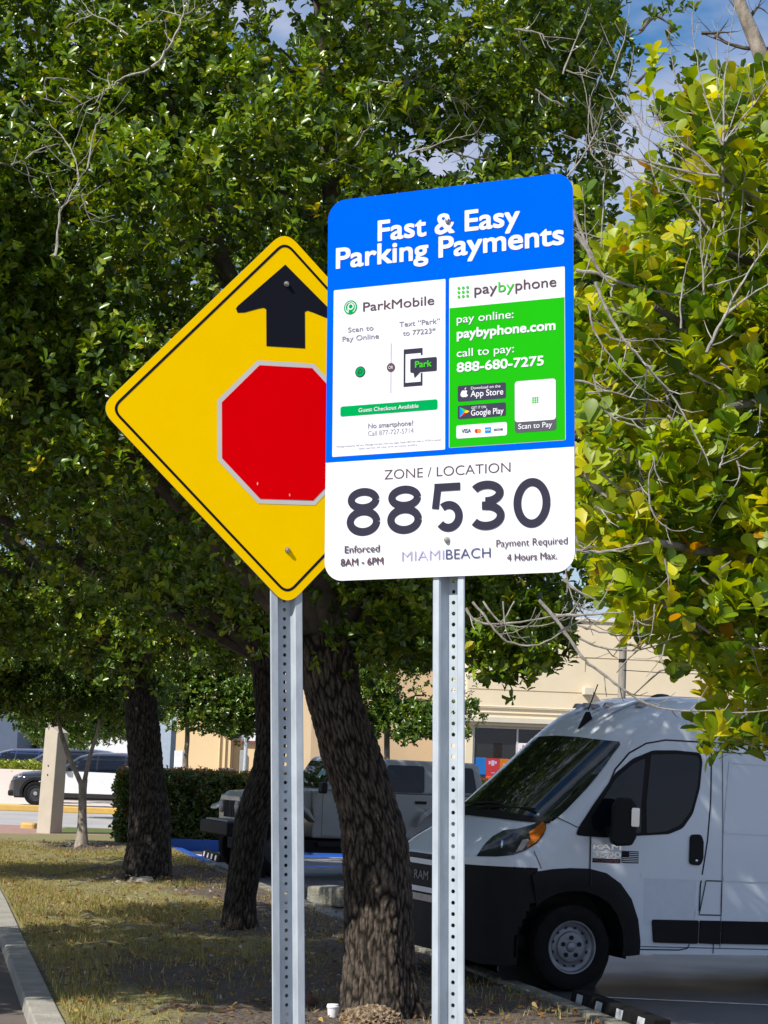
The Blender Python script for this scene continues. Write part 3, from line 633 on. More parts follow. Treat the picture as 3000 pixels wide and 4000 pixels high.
def worley(u, v, nu, cv, g):
    """distance to the nearest crack of an irregular plate pattern; u in turns (wraps at nu cells), v in metres (cell height cv)"""
    nv = int(v.max() / cv) + 4; px = g.random((nu, nv)) * .9 + .05; py = g.random((nu, nv)) * .9 + .05
    cu = u * nu; cw = v / cv + 1; iu = np.floor(cu).astype(int); iv = np.floor(cw).astype(int); d = []
    for du in (-1, 0, 1):
        for dv in (-1, 0, 1):
            a = (iu + du) % nu; b = np.clip(iv + dv, 0, nv - 1); d.append(np.hypot(iu + du + px[a, b] - cu, iv + dv + py[a, b] - cw))
    d = np.sort(np.stack(d), 0); return d[1] - d[0]
def trunk_mesh(name, parent, pts, rs, m, n=None, seed=0, rough=0.04, flare=None, plate=.040, tall=.18, deep=.018):
    """a trunk with plated, furrowed bark as real relief; UVs in metres round and along it"""
    g = np.random.default_rng(seed); pts = np.array(pts, float); rs = np.array(rs, float); rm = rs.mean()
    seg = np.linalg.norm(np.diff(pts, axis=0), axis=1); cum = np.concatenate([[0], np.cumsum(seg)])
    fine = m in (M_barkA, M_barkC); n = n or (150 if m is M_barkA else 100 if fine else 28); K = max(8, int(cum[-1] / (.013 if m is M_barkA else .03 if fine else .06)))
    tt = np.linspace(0, cum[-1], K); C = np.stack([np.interp(tt, cum, pts[:, i]) for i in range(3)], 1); sm = max(6, int(K / cum[-1] * .12) ** 2)
    for _ in range(sm): C[1:-1] = (C[:-2] + 2 * C[1:-1] + C[2:]) / 4
    Rr = np.interp(tt, cum, rs)
    for _ in range(min(sm, 40)): Rr[1:-1] = (Rr[:-2] + 2 * Rr[1:-1] + Rr[2:]) / 4
    ref = np.array([1.0, 0.2, 0]); A_ = []; B_ = []
    for i in range(K):
        t = C[min(i + 1, K - 1)] - C[max(i - 1, 0)]; t /= np.linalg.norm(t); a = ref - t * (ref @ t); a /= np.linalg.norm(a); A_.append(a); B_.append(np.cross(t, a)); ref = a
    A_, B_ = np.array(A_), np.array(B_); th = np.linspace(0, 2 * math.pi, n + 1)[None, :]; T_ = tt[:, None]; ph = g.uniform(0, 6.28, 8)
    w = 1 + rough * (np.sin(3 * th + ph[0] + .5 * T_) * .6 + np.sin(5 * th + ph[1] - .8 * T_) * .5 + .5 * np.sin(9 * th + ph[2] + 1.7 * T_)) + .3 * rough * np.sin(4.1 * T_ + 2 * th + ph[3])
    if flare: w = w * (1 + flare * np.exp(-T_ / .22) * (0.55 + 0.45 * np.sin(5 * th + ph[4])))
    gr = np.ones((K, n + 1)); r = Rr[:, None] * w
    if fine:
        u = np.broadcast_to(th / (2 * math.pi), (K, n + 1)); v = np.broadcast_to(T_, (K, n + 1)); nu = max(6, int(2 * math.pi * rm / plate))
        uw = (u + (.03 * np.sin(v * 4.3 + ph[5] + 2 * th) + .012 * np.sin(v * 13 + th * 5 + ph[6]) + .006 * np.sin(v * 31 + th * 9)) * .35) % 1.0; vw = v + .05 * np.sin(th * 5 + ph[7] + v) + .03 * np.sin(th * 13 + v * 5)
        f = np.clip(worley(uw, vw, nu, tall, g) / .42, 0, 1); f2 = np.clip(worley((uw * 1.0 + .37) % 1, vw, int(nu * 2.1), tall * .42, g) / .5, 0, 1)
        gr = f ** .8 * (.5 + .5 * f2); gr[:, -1] = gr[:, 0]; r = r + deep * (rm / .25) * (gr - .8)
    V = C[:, None, :] + r[..., None] * (np.cos(th)[..., None] * A_[:, None, :] + np.sin(th)[..., None] * B_[:, None, :])
    UVv = np.stack([np.broadcast_to(th * rm, (K, n + 1)), np.broadcast_to(T_, (K, n + 1))], -1).reshape(-1, 2)
    i, j = np.meshgrid(np.arange(K - 1), np.arange(n), indexing='ij'); q = (i * (n + 1) + j).ravel(); F_ = np.stack([q, q + 1, q + n + 2, q + n + 1], 1)
    me = bpy.data.meshes.new(name); me.from_pydata(V.reshape(-1, 3).tolist(), [], F_.tolist()); uvl = me.uv_layers.new(name='UVMap')
    idx = np.zeros(len(me.loops), np.int32); me.loops.foreach_get('vertex_index', idx); uvl.data.foreach_set('uv', UVv.astype(np.float32)[idx].ravel())
    at = me.attributes.new('groove', 'FLOAT', 'POINT'); at.data.foreach_set('value', gr.astype(np.float32).ravel())
    me.polygons.foreach_set('use_smooth', [True] * len(me.polygons)); me.materials.append(m); me.update()
    return link(name, me, parent)
def px_line(pts, Y, z0=None):
    """(u, centre), (v), width -> points and radii at distance Y"""
    C = []; R_ = []
    for v, l, r in pts:
        C.append(P((l + r) / 2, v, Y)); R_.append((r - l) / 2 * Y / FOC)
    return C, R_
def limb_path(a, b, sag=0.0, n=6, seed=0, wob=0.12):
    g = np.random.default_rng(seed); a = np.array(a, float); b = np.array(b, float); L = np.linalg.norm(b - a)
    pts = [a + (b - a) * t + np.array([0, 0, sag * math.sin(math.pi * t)]) + g.normal(0, wob * L * .12, 3) * math.sin(math.pi * t) for t in np.linspace(0, 1, n)]
    return pts
def crown_points(ells, n_lump, lump_r, per, seed, keep=None, zmin=None, fill=0.25, flat=0.7):
    """centres and axes of leaf rosettes: lumps spread through a set of ellipsoids, each a dome of rosettes"""
    g = np.random.default_rng(seed); Cn = []; Ax = []
    w = np.array([e[6] for e in ells], float); w /= w.sum()
    for _ in range(n_lump):
        e = ells[g.choice(len(ells), p=w)]; d = unit(g.normal(0, 1, 3)); r = g.uniform(.35, 1.0) ** .55
        c = np.array(e[:3]) + d * r * np.array(e[3:6])
        lr = g.uniform(*lump_r); m = int(per * (lr / lump_r[1]) ** 2)
        dd = unit(g.normal(0, 1, (m, 3)) + np.array([-.05, -.25, .45])); rr = g.uniform(.55, 1.0, (m, 1)) ** .6
        Cn.append(c + dd * rr * lr * np.array([1, 1, flat])); Ax.append(unit(dd * .6 + np.array([-.14, -.14, .75]) + g.normal(0, .38, (m, 3))))
    if fill:
        for e, ww in zip(ells, w):
            m = int(n_lump * per * fill * ww); d = unit(g.normal(0, 1, (m, 3))); r = g.uniform(0, 1, (m, 1)) ** (1 / 3) * .95
            Cn.append(np.array(e[:3]) + d * r * np.array(e[3:6])); Ax.append(unit(g.normal(0, .6, (m, 3)) + np.array([0, 0, .4])))
    C = np.concatenate(Cn); A_ = np.concatenate(Ax); ok = np.ones(len(C), bool)
    if zmin is not None: ok &= C[:, 2] > zmin(C)
    if keep is not None:
        u, v = projpx(C); ok &= g.random(len(C)) < keep(u, v, C)
    return C[ok], A_[ok]

PAL_A = [(0.08, 0.15, 0.006, 5), (0.14, 0.23, 0.008, 5), (0.23, 0.29, 0.010, 3), (0.045, 0.09, 0.012, 3), (0.40, 0.34, 0.012, .2)]
PAL_N = [(0.19, 0.29, 0.003, 5), (0.31, 0.38, 0.003, 5), (0.50, 0.47, 0.004, 3), (0.07, 0.145, 0.006, 4), (0.46, 0.24, 0.006, .2)]

# --- the large leaning tree
YA = 15.3
tA = empty('leaning_tree', G(1500, 4000, LAWN_Z), 'thick furrowed trunk leaning left, standing between the two sign posts, with a broad dark crown', 'tree')
def local(o, pts): return [np.array(p) - np.array(o.matrix_world.translation) for p in pts]
C_, R_ = px_line([(4030, 1330, 1660), (3940, 1338, 1640), (3700, 1346, 1614), (3500, 1346, 1610), (3280, 1334, 1590), (3171, 1324, 1552), (3063, 1297, 1518), (2920, 1248, 1472), (2812, 1222, 1430), (2703, 1188, 1406), (2600, 1160, 1398), (2480, 1120, 1420)], YA)
trunk_mesh('trunk', tA, local(tA, C_), R_, M_barkA, seed=4, flare=0.24)
fork = C_[-1]
ELL_A = [(-1.2, 14.9, 5.3, 3.2, 2.5, 2.6, 10), (-4.4, 14.4, 5.3, 2.7, 2.6, 2.4, 7), (0.9, 15.0, 4.6, 1.9, 2.2, 2.1, 3), (2.9, 16.4, 5.0, 2.4, 2.0, 1.4, 1.3), (0.90, 14.4, 2.95, .5, .5, .62, .9), (-0.4, 15, 7.4, 3.0, 2.6, 1.6, 4), (1.7, 15.4, 6.5, 1.3, 1.7, 1.4, 2.2), (-5.6, 13.8, 5.6, 1.8, 1.3, 1.4, 3.5), (-6.2, 16.4, 5.5, 2.2, 2.2, 1.7, 3.5), (.25, 15.3, 3.0, .75, .8, .5, .8)]  # two lumps out of view at far left, added to shade the ground
def keepA(u, v, C):
    k = np.ones(len(u))
    def hole(cx, cy, rx, ry, s):
        d = ((u - cx) / rx) ** 2 + ((v - cy) / ry) ** 2
        return 1 - s * np.clip(1.35 - d, 0, 1)
    for h in ((1110, 130, 100, 150, .78), (1180, 40, 120, 55, .72), (1360, 95, 60, 50, .6), (1560, 560, 120, 80, .88), (1740, 640, 200, 95, .95), (1900, 580, 110, 80, .85), (2200, 640, 150, 120, .80), (1330, 740, 70, 60, .9), (1290, 280, 70, 60, .75), (950, 90, 60, 60, .7)): k *= hole(*h)
    edge = 2480 - np.clip((v - 500), 0, 400) * .2
    k *= np.where((v < 1000), np.clip((edge - u) / 160 + .02, .03, 1), 1)          # open sky at the right
    k *= np.where((u > 1690) & (u < 2300) & (v > 2500), np.clip(1 - (v - 2560) / 200 - np.abs(u - 1990) / 420 * (v > 2520), 0, 1), 1)
    k *= np.where((u > 2250) & (v > 2380), 0.0, 1)
    k *= np.where((C[:, 1] > 13.9) & (C[:, 0] > -3.0) & (C[:, 0] < 1.9) & (C[:, 2] > 2.75), .58, 1)                                        # thinned towards the back so sunlight falls through onto the van
    k *= np.where(((u > 1290) & (u < 2230) & (v > 850) & (v < 2220)) | ((u > 800) & (u < 1280) & (v > 1300) & (v < 1900)), .26, 1)     # thinned where the signs hide it, to let sun through to the van
    return k
def zminA(C): return 2.55 + .22 * np.sin(C[:, 0] * 2.3) + .15 * np.sin(C[:, 1] * 3.1 + C[:, 0]) - .55 * np.exp(-((C[:, 0] - .9) / .35) ** 2)
cA, aA = crown_points(ELL_A, 720, (.28, .56), 122, 11, keepA, zminA, fill=.20)
org = np.array(tA.matrix_world.translation)
foliage('crown', tA, cA - org, aA, 7, 0.078, PAL_A, M_leafA, seed=21)
mb = MB()
ends = [(-3.0, 14.2, 5.0), (-1.6, 13.6, 6.4), (-0.2, 14.8, 7.6), (1.3, 14.6, 5.6), (2.8, 16.2, 5.2), (-4.3, 14.8, 5.6), (0.6, 16.4, 5.0), (-2.0, 16.2, 5.2), (-0.65, 13.9, 7.9)]
for i, e in enumerate(ends):
    pth = limb_path(fork - np.array([0, 0, .15]), e, sag=.35, n=7, seed=i); mb.tube(pth - org, np.linspace(.13, .03, 7), M_limb, 9)
    g = np.random.default_rng(50 + i)
    for k in range(5):
        a = pth[3 + k % 4]; b = a + unit(g.normal(0, 1, 3) + np.array([0, -.4, .4])) * g.uniform(.6, 1.3); mb.tube(np.array(limb_path(a, b, .1, 5, seed=i * 9 + k)) - org, np.linspace(.028, .006, 5), M_limb, 6)
mb.build('limb', tA, smooth=True, fixn=False)
# pale dead twigs in front of the crown
TW_A = [[(330, 1510), (350, 1240), (395, 1190), (470, 1060), (515, 985)], [(395, 1190), (345, 1150), (280, 1100)], [(470, 1050), (430, 900), (380, 820), (280, 720)], [(515, 985), (560, 740), (600, 690)], [(880, 410), (760, 440), (690, 480), (640, 530), (530, 590), (400, 665)], [(640, 530), (640, 430)], [(620, 520), (570, 655)], [(890, 400), (980, 310), (1040, 190), (1085, 90), (1080, 20), (1060, -40)], [(1085, 90), (1160, 45), (1240, 25), (1300, -20)], [(1090, 110), (1165, 180)], [(1070, 95), (930, 55)], [(760, 200), (650, 130), (540, 85), (470, -10)], [(540, 85), (440, 130), (380, 170)], [(150, 930), (240, 870), (360, 850)], [(60, 970), (150, 940), (180, 1100), (240, 1150)], [(0, 960), (60, 970)], [(270, 460), (255, 560)], [(270, 460), (430, 465)], [(240, 580), (400, 610)], [(800, 170), (900, 125), (990, 130)], [(120, 590), (200, 670)], [(350, 520), (510, 620)], [(480, 1150), (550, 1340)]]
def twig_tube(mb, pts, r0, m, g):
    q = np.array(pts); k = len(q); t = np.linspace(0, k - 1, 4 * k - 3); q = np.stack([np.interp(t, range(k), q[:, i]) for i in range(3)], 1)
    for _ in range(2): q[1:-1] = (q[:-2] + 2 * q[1:-1] + q[2:]) / 4
    q = q + g.normal(0, .004, q.shape); rr = np.linspace(r0, .002, len(q)) * (1 + .2 * np.sin(np.arange(len(q)) * 2.3)); mb.tube(list(q), rr, m, 6)
    for j in range(1, len(q) - 1):
        if g.random() < .5:
            dr = unit(q[j + 1] - q[j - 1]); e = unit(dr * .7 + unit(np.cross(dr, g.normal(0, 1, 3)))); L_ = g.uniform(.06, .26); mb.tube([q[j], q[j] + e * L_ * .5 + g.normal(0, .01, 3), q[j] + e * L_ + np.array([0, 0, .2 * L_])], np.linspace(min(rr[j] * .6, .004), .0015, 3), m, 5)
mb = MB(); g = np.random.default_rng(5)
for i, ln in enumerate(TW_A):
    Y = 12.4 + .5 * math.sin(i * 1.7); pts = [P(x * .663, y * .663, Y + .05 * k) - org for k, (x, y) in enumerate(ln)]
    twig_tube(mb, pts, .009 if i in (0, 4, 7) else .0055, M_twig, g)
TW_A2 = [[(300, 410), (350, 430)], [(590, 610), (660, 500), (740, 430), (810, 370), (870, 330)], [(740, 430), (640, 405), (580, 400)], [(660, 490), (760, 480), (850, 490)], [(750, 470), (760, 560), (775, 610)], [(1290, 145), (1400, 160), (1440, 190), (1480, 250)], [(1310, 160), (1340, 240), (1390, 280)], [(1450, 195), (1500, 160)], [(1390, 450), (1480, 500), (1530, 530)], [(830, 420), (960, 480), (1040, 500), (1100, 570)], [(970, 580), (900, 650), (830, 700)], [(760, 760), (860, 740), (1000, 680), (1090, 670)], [(990, 760), (1080, 795), (1180, 790)], [(1030, 560), (1100, 640), (1110, 760)], [(320, 820), (390, 800), (420, 770)], [(540, 20), (550, 150)], [(215, 110), (220, 240)], [(480, 740), (560, 640), (620, 570)]]
for i, ln in enumerate(TW_A2):
    Y = 12.9 + .6 * math.sin(i * 2.1); pts = [P(1000 + x * .7836, y * .7836, Y) - org for x, y in ln]
    twig_tube(mb, pts, .008 if i in (1, 5, 8, 11, 12) else .005, M_twig if i % 3 else M_limb, g)
mb.build('dead_twig', tA, smooth=True, fixn=False)

def simple_tree(name, label, tr_pts, Y, mb_mat, ells, n_l, lr, per, seed, size, pal, k=6, group=None, keep=None, zmin=None, forks=(), flare=.30, rough=.05, leafm=None, fill=.2, spokes=True):
    C_, R_ = px_line(tr_pts, Y)
    o = empty(name, (C_[0][0], C_[0][1], LAWN_Z), label, 'tree', group); org = np.array(o.matrix_world.translation)
    trunk_mesh('trunk', o, local(o, C_), R_, mb_mat, seed=seed, flare=flare, rough=rough)
    for i, fk in enumerate(forks):
        c2, r2 = px_line(fk, Y); trunk_mesh('limb', o, local(o, c2), r2, mb_mat, n=14, seed=seed + i + 1, rough=.05)
    if ells:
        c, a = crown_points(ells, n_l, lr, per, seed, keep, zmin, fill=fill)
        foliage('crown', o, c - org, a, k, size, pal, leafm or M_leafA, seed=seed + 3)
        mb = MB(); top = C_[-1]; g = np.random.default_rng(seed)
        for e in (ells if spokes else ()):
            for j in range(3):
                b = np.array(e[:3]) + unit(g.normal(0, 1, 3)) * np.array(e[3:6]) * .6; mb.tube(np.array(limb_path(top - np.array([0, 0, .1]), b, .2, 6, seed=seed + j)) - org, np.linspace(R_[-1] * .5, .02, 6), M_limb, 7)
        if spokes: mb.build('branch', o, smooth=True, fixn=False)
    return o
# --- the slimmer trunk behind the yellow sign's post
simple_tree('middle_tree', 'slimmer dark trunk curving to the right behind the yellow sign post', [(3655, 868, 1008), (3560, 876, 1000), (3500, 882, 1002), (3367, 900, 1028), (3223, 915, 1045), (3126, 948, 1072), (3006, 988, 1110), (2885, 1001, 1120), (2741, 996, 1116), (2640, 985, 1112), (2540, 970, 1105)], 22.6, M_barkC,
            [(-1.6, 22.6, 6.2, 3.4, 2.8, 2.9, 4), (-1.2, 22.0, 3.95, 2.3, 1.8, .85, 1.2), (1.8, 23.0, 6.0, 2.4, 2.2, 2.0, 1.5), (-5.0, 20.6, 5.3, 1.9, 1.9, 1.5, 1.6), (-4.3, 19.4, 5.9, 1.6, 1.5, 1.2, 1.3), (.3, 22.6, 3.45, 1.1, 1.0, .6, .8)], 520, (.35, .75), 70, 31, .085, PAL_A, 6,  # left lumps, out of view, added to shade lawn and lower crown
            keep=lambda u, v, C: np.where((u > 1690) & (v > 2500), 0, np.where((v < 1000) & (u > 1250), np.where(u < 2350, .22, .02), np.where((u > 900) & (u < 1300) & (v < 330), .25, 1))), zmin=lambda C: 2.75 + .2 * np.sin(C[:, 0] * 3))
# --- thick trunk at the left
simple_tree('thick_tree', 'thick upright dark trunk at the left, standing in front of the hedge', [(3470, 462, 690), (3440, 478, 672), (3301, 500, 667), (3192, 504, 667), (3084, 505, 648), (3012, 504, 637), (2903, 497, 628), (2795, 488, 616), (2686, 483, 606), (2560, 470, 604)], 30.8, M_barkC,
            [(-4.2, 30.8, 6.0, 4.6, 3.4, 3.0, 5), (-3.4, 30.2, 3.75, 3.2, 2.2, .75, 1.6), (-8.6, 27.2, 6.0, 2.2, 1.8, 1.4, 2)], 360, (.45, .95), 64, 41, .11, PAL_A, 6,  # leftmost lump, out of view, added to shade the lower crowns
            keep=lambda u, v, C: np.where((u > 1690) & (v > 2350), 0, np.where((v < 1000) & (u > 1150), np.where(u < 2300, .15, .02), np.where((u > 900) & (u < 1300) & (v < 330), .25, 1))), zmin=lambda C: 2.85 + .25 * np.sin(C[:, 0] * 2.2))
# --- forked young tree by the column
simple_tree('forked_tree', 'small tree with a pale forked trunk beside the concrete column', [(3325, 290, 350), (3290, 298, 342), (3200, 304, 338), (3082, 308, 338), (3045, 305, 342)], 39.4, M_barkP,
            [(-5.7, 39.2, 4.2, 2.6, 1.8, 1.3, 3), (-7.6, 38.6, 3.4, 1.5, 1.2, .65, 1.2), (-6.6, 39.0, 3.0, 1.3, .8, .55, 1.3), (-4.9, 39.4, 2.95, .9, .7, .5, .9), (-6.2, 40.2, 3.4, 2.4, .9, .9, 2)], 230, (.25, .5), 56, 51, .10, [(0.06, 0.12, 0.012, 5), (0.09, 0.15, 0.014, 4), (0.14, 0.19, 0.014, 2)], 6,
            forks=[[(3060, 306, 326), (3000, 281, 300), (2957, 258, 278), (2905, 243, 262), (2865, 230, 246), (2810, 222, 236), (2730, 216, 226)], [(3065, 318, 338), (3000, 332, 348), (2928, 350, 365), (2850, 380, 394), (2760, 386, 398)]], flare=.3, spokes=False, zmin=lambda C: 2.22 + .2 * np.sin(C[:, 0] * 4))
simple_tree('roadside_tree', 'bushy green tree behind the concrete column and the forked tree', [(3210, 205, 216), (3000, 206, 216), (2900, 206, 215)], 57.0, M_barkP,
            [(-8.6, 57, 2.75, 1.5, 1.1, .75, 3), (-7.2, 57.5, 2.9, 1.2, 1, .75, 1.5), (-10.6, 70.5, 2.2, 1.2, .6, .5, .6), (-14.4, 72, 2.3, .9, .6, .6, .8)], 170, (.22, .45), 44, 81, .11, [(0.06, 0.13, 0.012, 5), (0.10, 0.17, 0.014, 4), (0.16, 0.21, 0.014, 2)], 6, spokes=False, zmin=lambda C: 1.80 + .12 * np.sin(C[:, 0] * 6))
# --- little sunlit trees beyond
simple_tree('sunlit_tree', 'small sunlit tree rising behind the hedge with a thin patchy trunk', [(3160, 716, 736), (3021, 716, 737), (2963, 714, 734), (2890, 723, 742), (2818, 722, 740), (2740, 722, 736)], 47.0, M_barkP,
            [(-3.5, 46.8, 3.0, 1.4, .9, .8, 3), (-4.7, 47, 3.9, 1.5, 1, 1.1, 2.5)], 130, (.22, .42), 50, 61, .10, [(0.06, 0.13, 0.012, 5), (0.10, 0.17, 0.014, 4), (0.16, 0.21, 0.014, 2)], 6, zmin=lambda C: 2.12 + .16 * np.sin(C[:, 0] * 5))
simple_tree('sunlit_tree', 'small bright green tree seen between the two sign posts in front of the beige shop', [(3330, 1500, 1524), (3100, 1500, 1524), (2900, 1500, 1522), (2800, 1500, 1520)], 46.0, M_barkP,
            [(0.6, 45.8, 2.75, 1.0, .8, .5, 2.2), (0.35, 46.2, 3.75, 1.0, .8, .7, 2.2), (-.3, 46, 3.1, .8, .7, .8, 1.5), (1.5, 46, 3.2, .8, .7, .9, 1.2)], 76, (.22, .42), 50, 71, .105, [(0.06, 0.13, 0.012, 5), (0.10, 0.17, 0.014, 4), (0.16, 0.21, 0.014, 2)], 6, zmin=lambda C: 2.3 + .12 * np.sin(C[:, 0] * 7), keep=lambda u, v, C: np.where((u > 1560) & (v > 2630) & (v < 2740), .12, 1))

# --- the near tree at the right, its trunk beyond the frame
tN = empty('near_tree', (2.25, 7.7, LAWN_Z), 'near tree with glossy yellow-green leaves and bare pale twigs reaching in from the right', 'tree')
orgN = np.array(tN.matrix_world.translation)
trunk_mesh('trunk', tN, [(0, 0, -.05), (.02, 0, 1.2), (-.05, .02, 2.2), (-.10, 0, 3.2), (-.2, 0, 4.6)], [.17, .14, .12, .09, .04], M_limb, seed=9)
def in_near(u, v):
    left = np.interp(v, [150, 330, 450, 640, 800, 950, 1250, 1700, 2000, 2350, 2480, 2560, 2640, 2720, 2800, 2930, 2980], [2960, 2640, 2600, 2640, 2460, 2420, 2270, 2240, 2260, 2330, 2480, 2560, 2680, 2760, 2760, 2720, 3000])
    return left
g = np.random.default_rng(77); cs = []
while sum(len(c) for c in cs) < 8800:
    q = np.stack([g.uniform(.55, 3.4, 4000), 6.45 + 2.7 * g.random(4000) ** 1.6, g.uniform(1.6, 5.2, 4000)], 1)
    u, v = projpx(q); L_ = in_near(u, v); ok = (u > L_ + g.normal(25, 45, 4000)) & (v > 300 + (u < 2800) * 60) & (v < 2940)
    dens = .5 + .5 * np.sin(q[:, 0] * 5.1 + q[:, 2] * 3.3) * np.sin(q[:, 2] * 6.2 + q[:, 1] * 2.5)
    ok &= g.random(4000) < np.clip(dens * 1.5, .12, 1); ok &= ~((v < 850) & (g.random(4000) < .35)); ok &= ~((v > 2440) & (u < 3000) & (g.random(4000) < .45))
    cs.append(q[ok])
cN = np.concatenate(cs)[:8800]
extra = [(2290, 790, 6.9), (2545, 215, 6.8), (2555, 285, 6.9), (2530, 370, 6.9), (2330, 905, 7.0), (2420, 930, 6.7), (2500, 800, 6.8), (2590, 780, 6.8), (2640, 850, 6.6), (2810, 380, 6.7), (2930, 330, 6.8), (2750, 430, 6.6), (2700, 340, 6.8), (2870, 420, 6.6), (2620, 460, 6.7), (2230, 1640, 6.5), (2280, 1500, 6.4), (2290, 2080, 6.4), (2260, 2200, 6.6), (2390, 2110, 6.3), (2500, 2240, 6.3), (2680, 2330, 6.2), (2740, 1980, 6.2), (2720, 1960, 6.15), (2850, 1280, 6.2), (2830, 1690, 6.2), (2440, 1180, 6.3), (2600, 1050, 6.2), (2760, 2850, 6.4), (2800, 2790, 6.4), (2850, 2830, 6.5), (2830, 2880, 6.4), (2900, 2760, 6.4), (2960, 2850, 6.5), (2890, 2900, 6.5), (2790, 2560, 6.5), (2730, 2540, 6.5), (2600, 2480, 6.6), (2680, 2520, 6.5), (2640, 2560, 6.5)]
cN = np.concatenate([cN, np.array([P(e[0], e[1], e[2] + .3) for e in extra])])
axN = unit(np.array([-.12, -.10, .9]) + g.normal(0, .42, (len(cN), 3)))
foliage('crown', tN, cN - orgN, axN, 8, 0.071, PAL_N, M_leafB, near=True, wid=.60, tilt=(46, 16), seed=78, stem=.3)
mb = MB(); TWG = np.random.default_rng(44)
def tw(pts, Y, r0, r1=None, ox=0, oy=0, s=1.0, dY=0.0, m=None):
    q = [P(ox + x * s, oy + y * s, Y + dY * k) - orgN for k, (x, y) in enumerate(pts)]
    # smooth the hand-picked points
    q = np.array(q); k = len(q); tt = np.linspace(0, k - 1, 3 * k - 2); qq = np.stack([np.interp(tt, range(k), q[:, i]) for i in range(3)], 1)
    qq[1:-1] = (qq[:-2] + 2 * qq[1:-1] + qq[2:]) / 4
    rr = np.linspace(r0, r1 if r1 is not None else r0 * .3, len(qq)) * .66; rr = rr * (1 + .16 * np.sin(np.arange(len(qq)) * 2.6 + r0 * 9000)); mb.tube(list(qq + TWG.normal(0, .0012, qq.shape)), rr, m or M_twig, 7)
    for j in range(1, len(qq) - 1):         # short side twigs
        if TWG.random() < .42:
            dr = unit(qq[j + 1] - qq[j - 1]); sd = unit(np.cross(dr, TWG.normal(0, 1, 3))); L_ = TWG.uniform(.03, .13); e = unit(dr * .8 + sd)
            mb.tube([qq[j], qq[j] + e * L_ * .5, qq[j] + e * L_ + np.array([0, 0, .18 * L_])], np.linspace(min(rr[j] * .6, .0026), .0010, 3), M_twig, 5)
Z7 = dict(ox=2200, oy=0, s=.4822); Z8 = dict(ox=2200, oy=1800, s=.4822); ZM = dict(ox=2250, oy=900, s=.452); ZV = dict(ox=1750, oy=2350, s=.633)
tw([(1310, 2080), (1295, 1800), (1300, 1500), (1290, 1180)], 6.6, .009, .007, **Z7)
for l, r in (([(1290, 1180), (1240, 1060), (1190, 900), (1110, 640), (1070, 400), (1040, 200), (1060, -20)], .0052), ([(1295, 1180), (1300, 900), (1300, 650), (1340, 400), (1400, -10)], .0055), ([(1290, 1190), (1150, 1050), (1000, 850), (900, 620), (870, 400), (875, 380)], .0058), ([(1300, 1050), (1250, 700), (1240, 300), (1250, 130)], .0042), ([(1310, 1150), (1400, 1020), (1500, 900), (1590, 790), (1680, 620)], .005), ([(1310, 1150), (1400, 900), (1460, 700)], .004), ([(1270, 1430), (1100, 1250), (900, 1150), (760, 950), (690, 820)], .0048), ([(1250, 1425), (1000, 1390), (700, 1310), (480, 1260), (290, 1215), (100, 1130), (-40, 1080)], .0062), ([(1170, 1420), (980, 1290), (800, 1200), (640, 1100), (520, 960), (400, 800), (320, 620), (290, 560)], .005), ([(1060, 1480), (900, 1440), (700, 1330), (560, 1280), (420, 1170), (260, 1140), (230, 1000), (200, 820), (160, 640), (130, 540)], .0048), ([(1220, 1400), (1060, 1230), (900, 1100), (800, 980), (740, 860)], .004), ([(720, 1490), (600, 1440), (450, 1330), (330, 1240), (280, 1170)], .0042), ([(980, 1110), (830, 1100), (700, 1030), (620, 960), (540, 860), (500, 720)], .0035), ([(640, 1080), (560, 900), (520, 700), (560, 500), (570, 380)], .004), ([(430, 900), (520, 1000), (600, 1060)], .003), ([(390, 640), (440, 470), (500, 320), (540, 40)], .0042), ([(320, 1350), (220, 1250), (200, 1050), (210, 830), (250, 700)], .004), ([(30, 1430), (190, 1230), (240, 1120), (290, 1020), (330, 870)], .0048), ([(0, 600), (60, 420), (150, 220), (210, 60)], .0055), ([(20, 570), (100, 600), (300, 650)], .004), ([(310, 2000), (320, 1700), (340, 1400), (340, 1340)], .0042), ([(200, 1980), (170, 1750), (180, 1650)], .0035), ([(520, 1870), (400, 1940), (300, 1930), (150, 1880), (90, 1840)], .0045), ([(1240, 1630), (1060, 1590), (900, 1560), (820, 1530)], .0035), ([(1260, 1640), (1240, 1750), (1200, 1900), (1170, 2070)], .0075), ([(1240, 1920), (1310, 1880), (1380, 1830)], .004), ([(1460, 1400), (1400, 1460), (1330, 1600), (1270, 1700)], .0075), ([(1470, 1400), (1460, 1550), (1440, 1700), (1420, 1980)], .0055), ([(1110, 1610), (1110, 1900), (1130, 2100)], .0045), ([(780, 1560), (700, 1300), (690, 1100), (780, 930), (790, 850)], .003), ([(540, 1700), (545, 1560), (480, 1480), (430, 1200)], .003), ([(80, 1690), (110, 1800), (180, 1950), (250, 2090)], .013)):
    tw(l, 6.45 + .25 * math.sin(len(l) * 3.3 + l[0][0] * .01), r, **Z7)
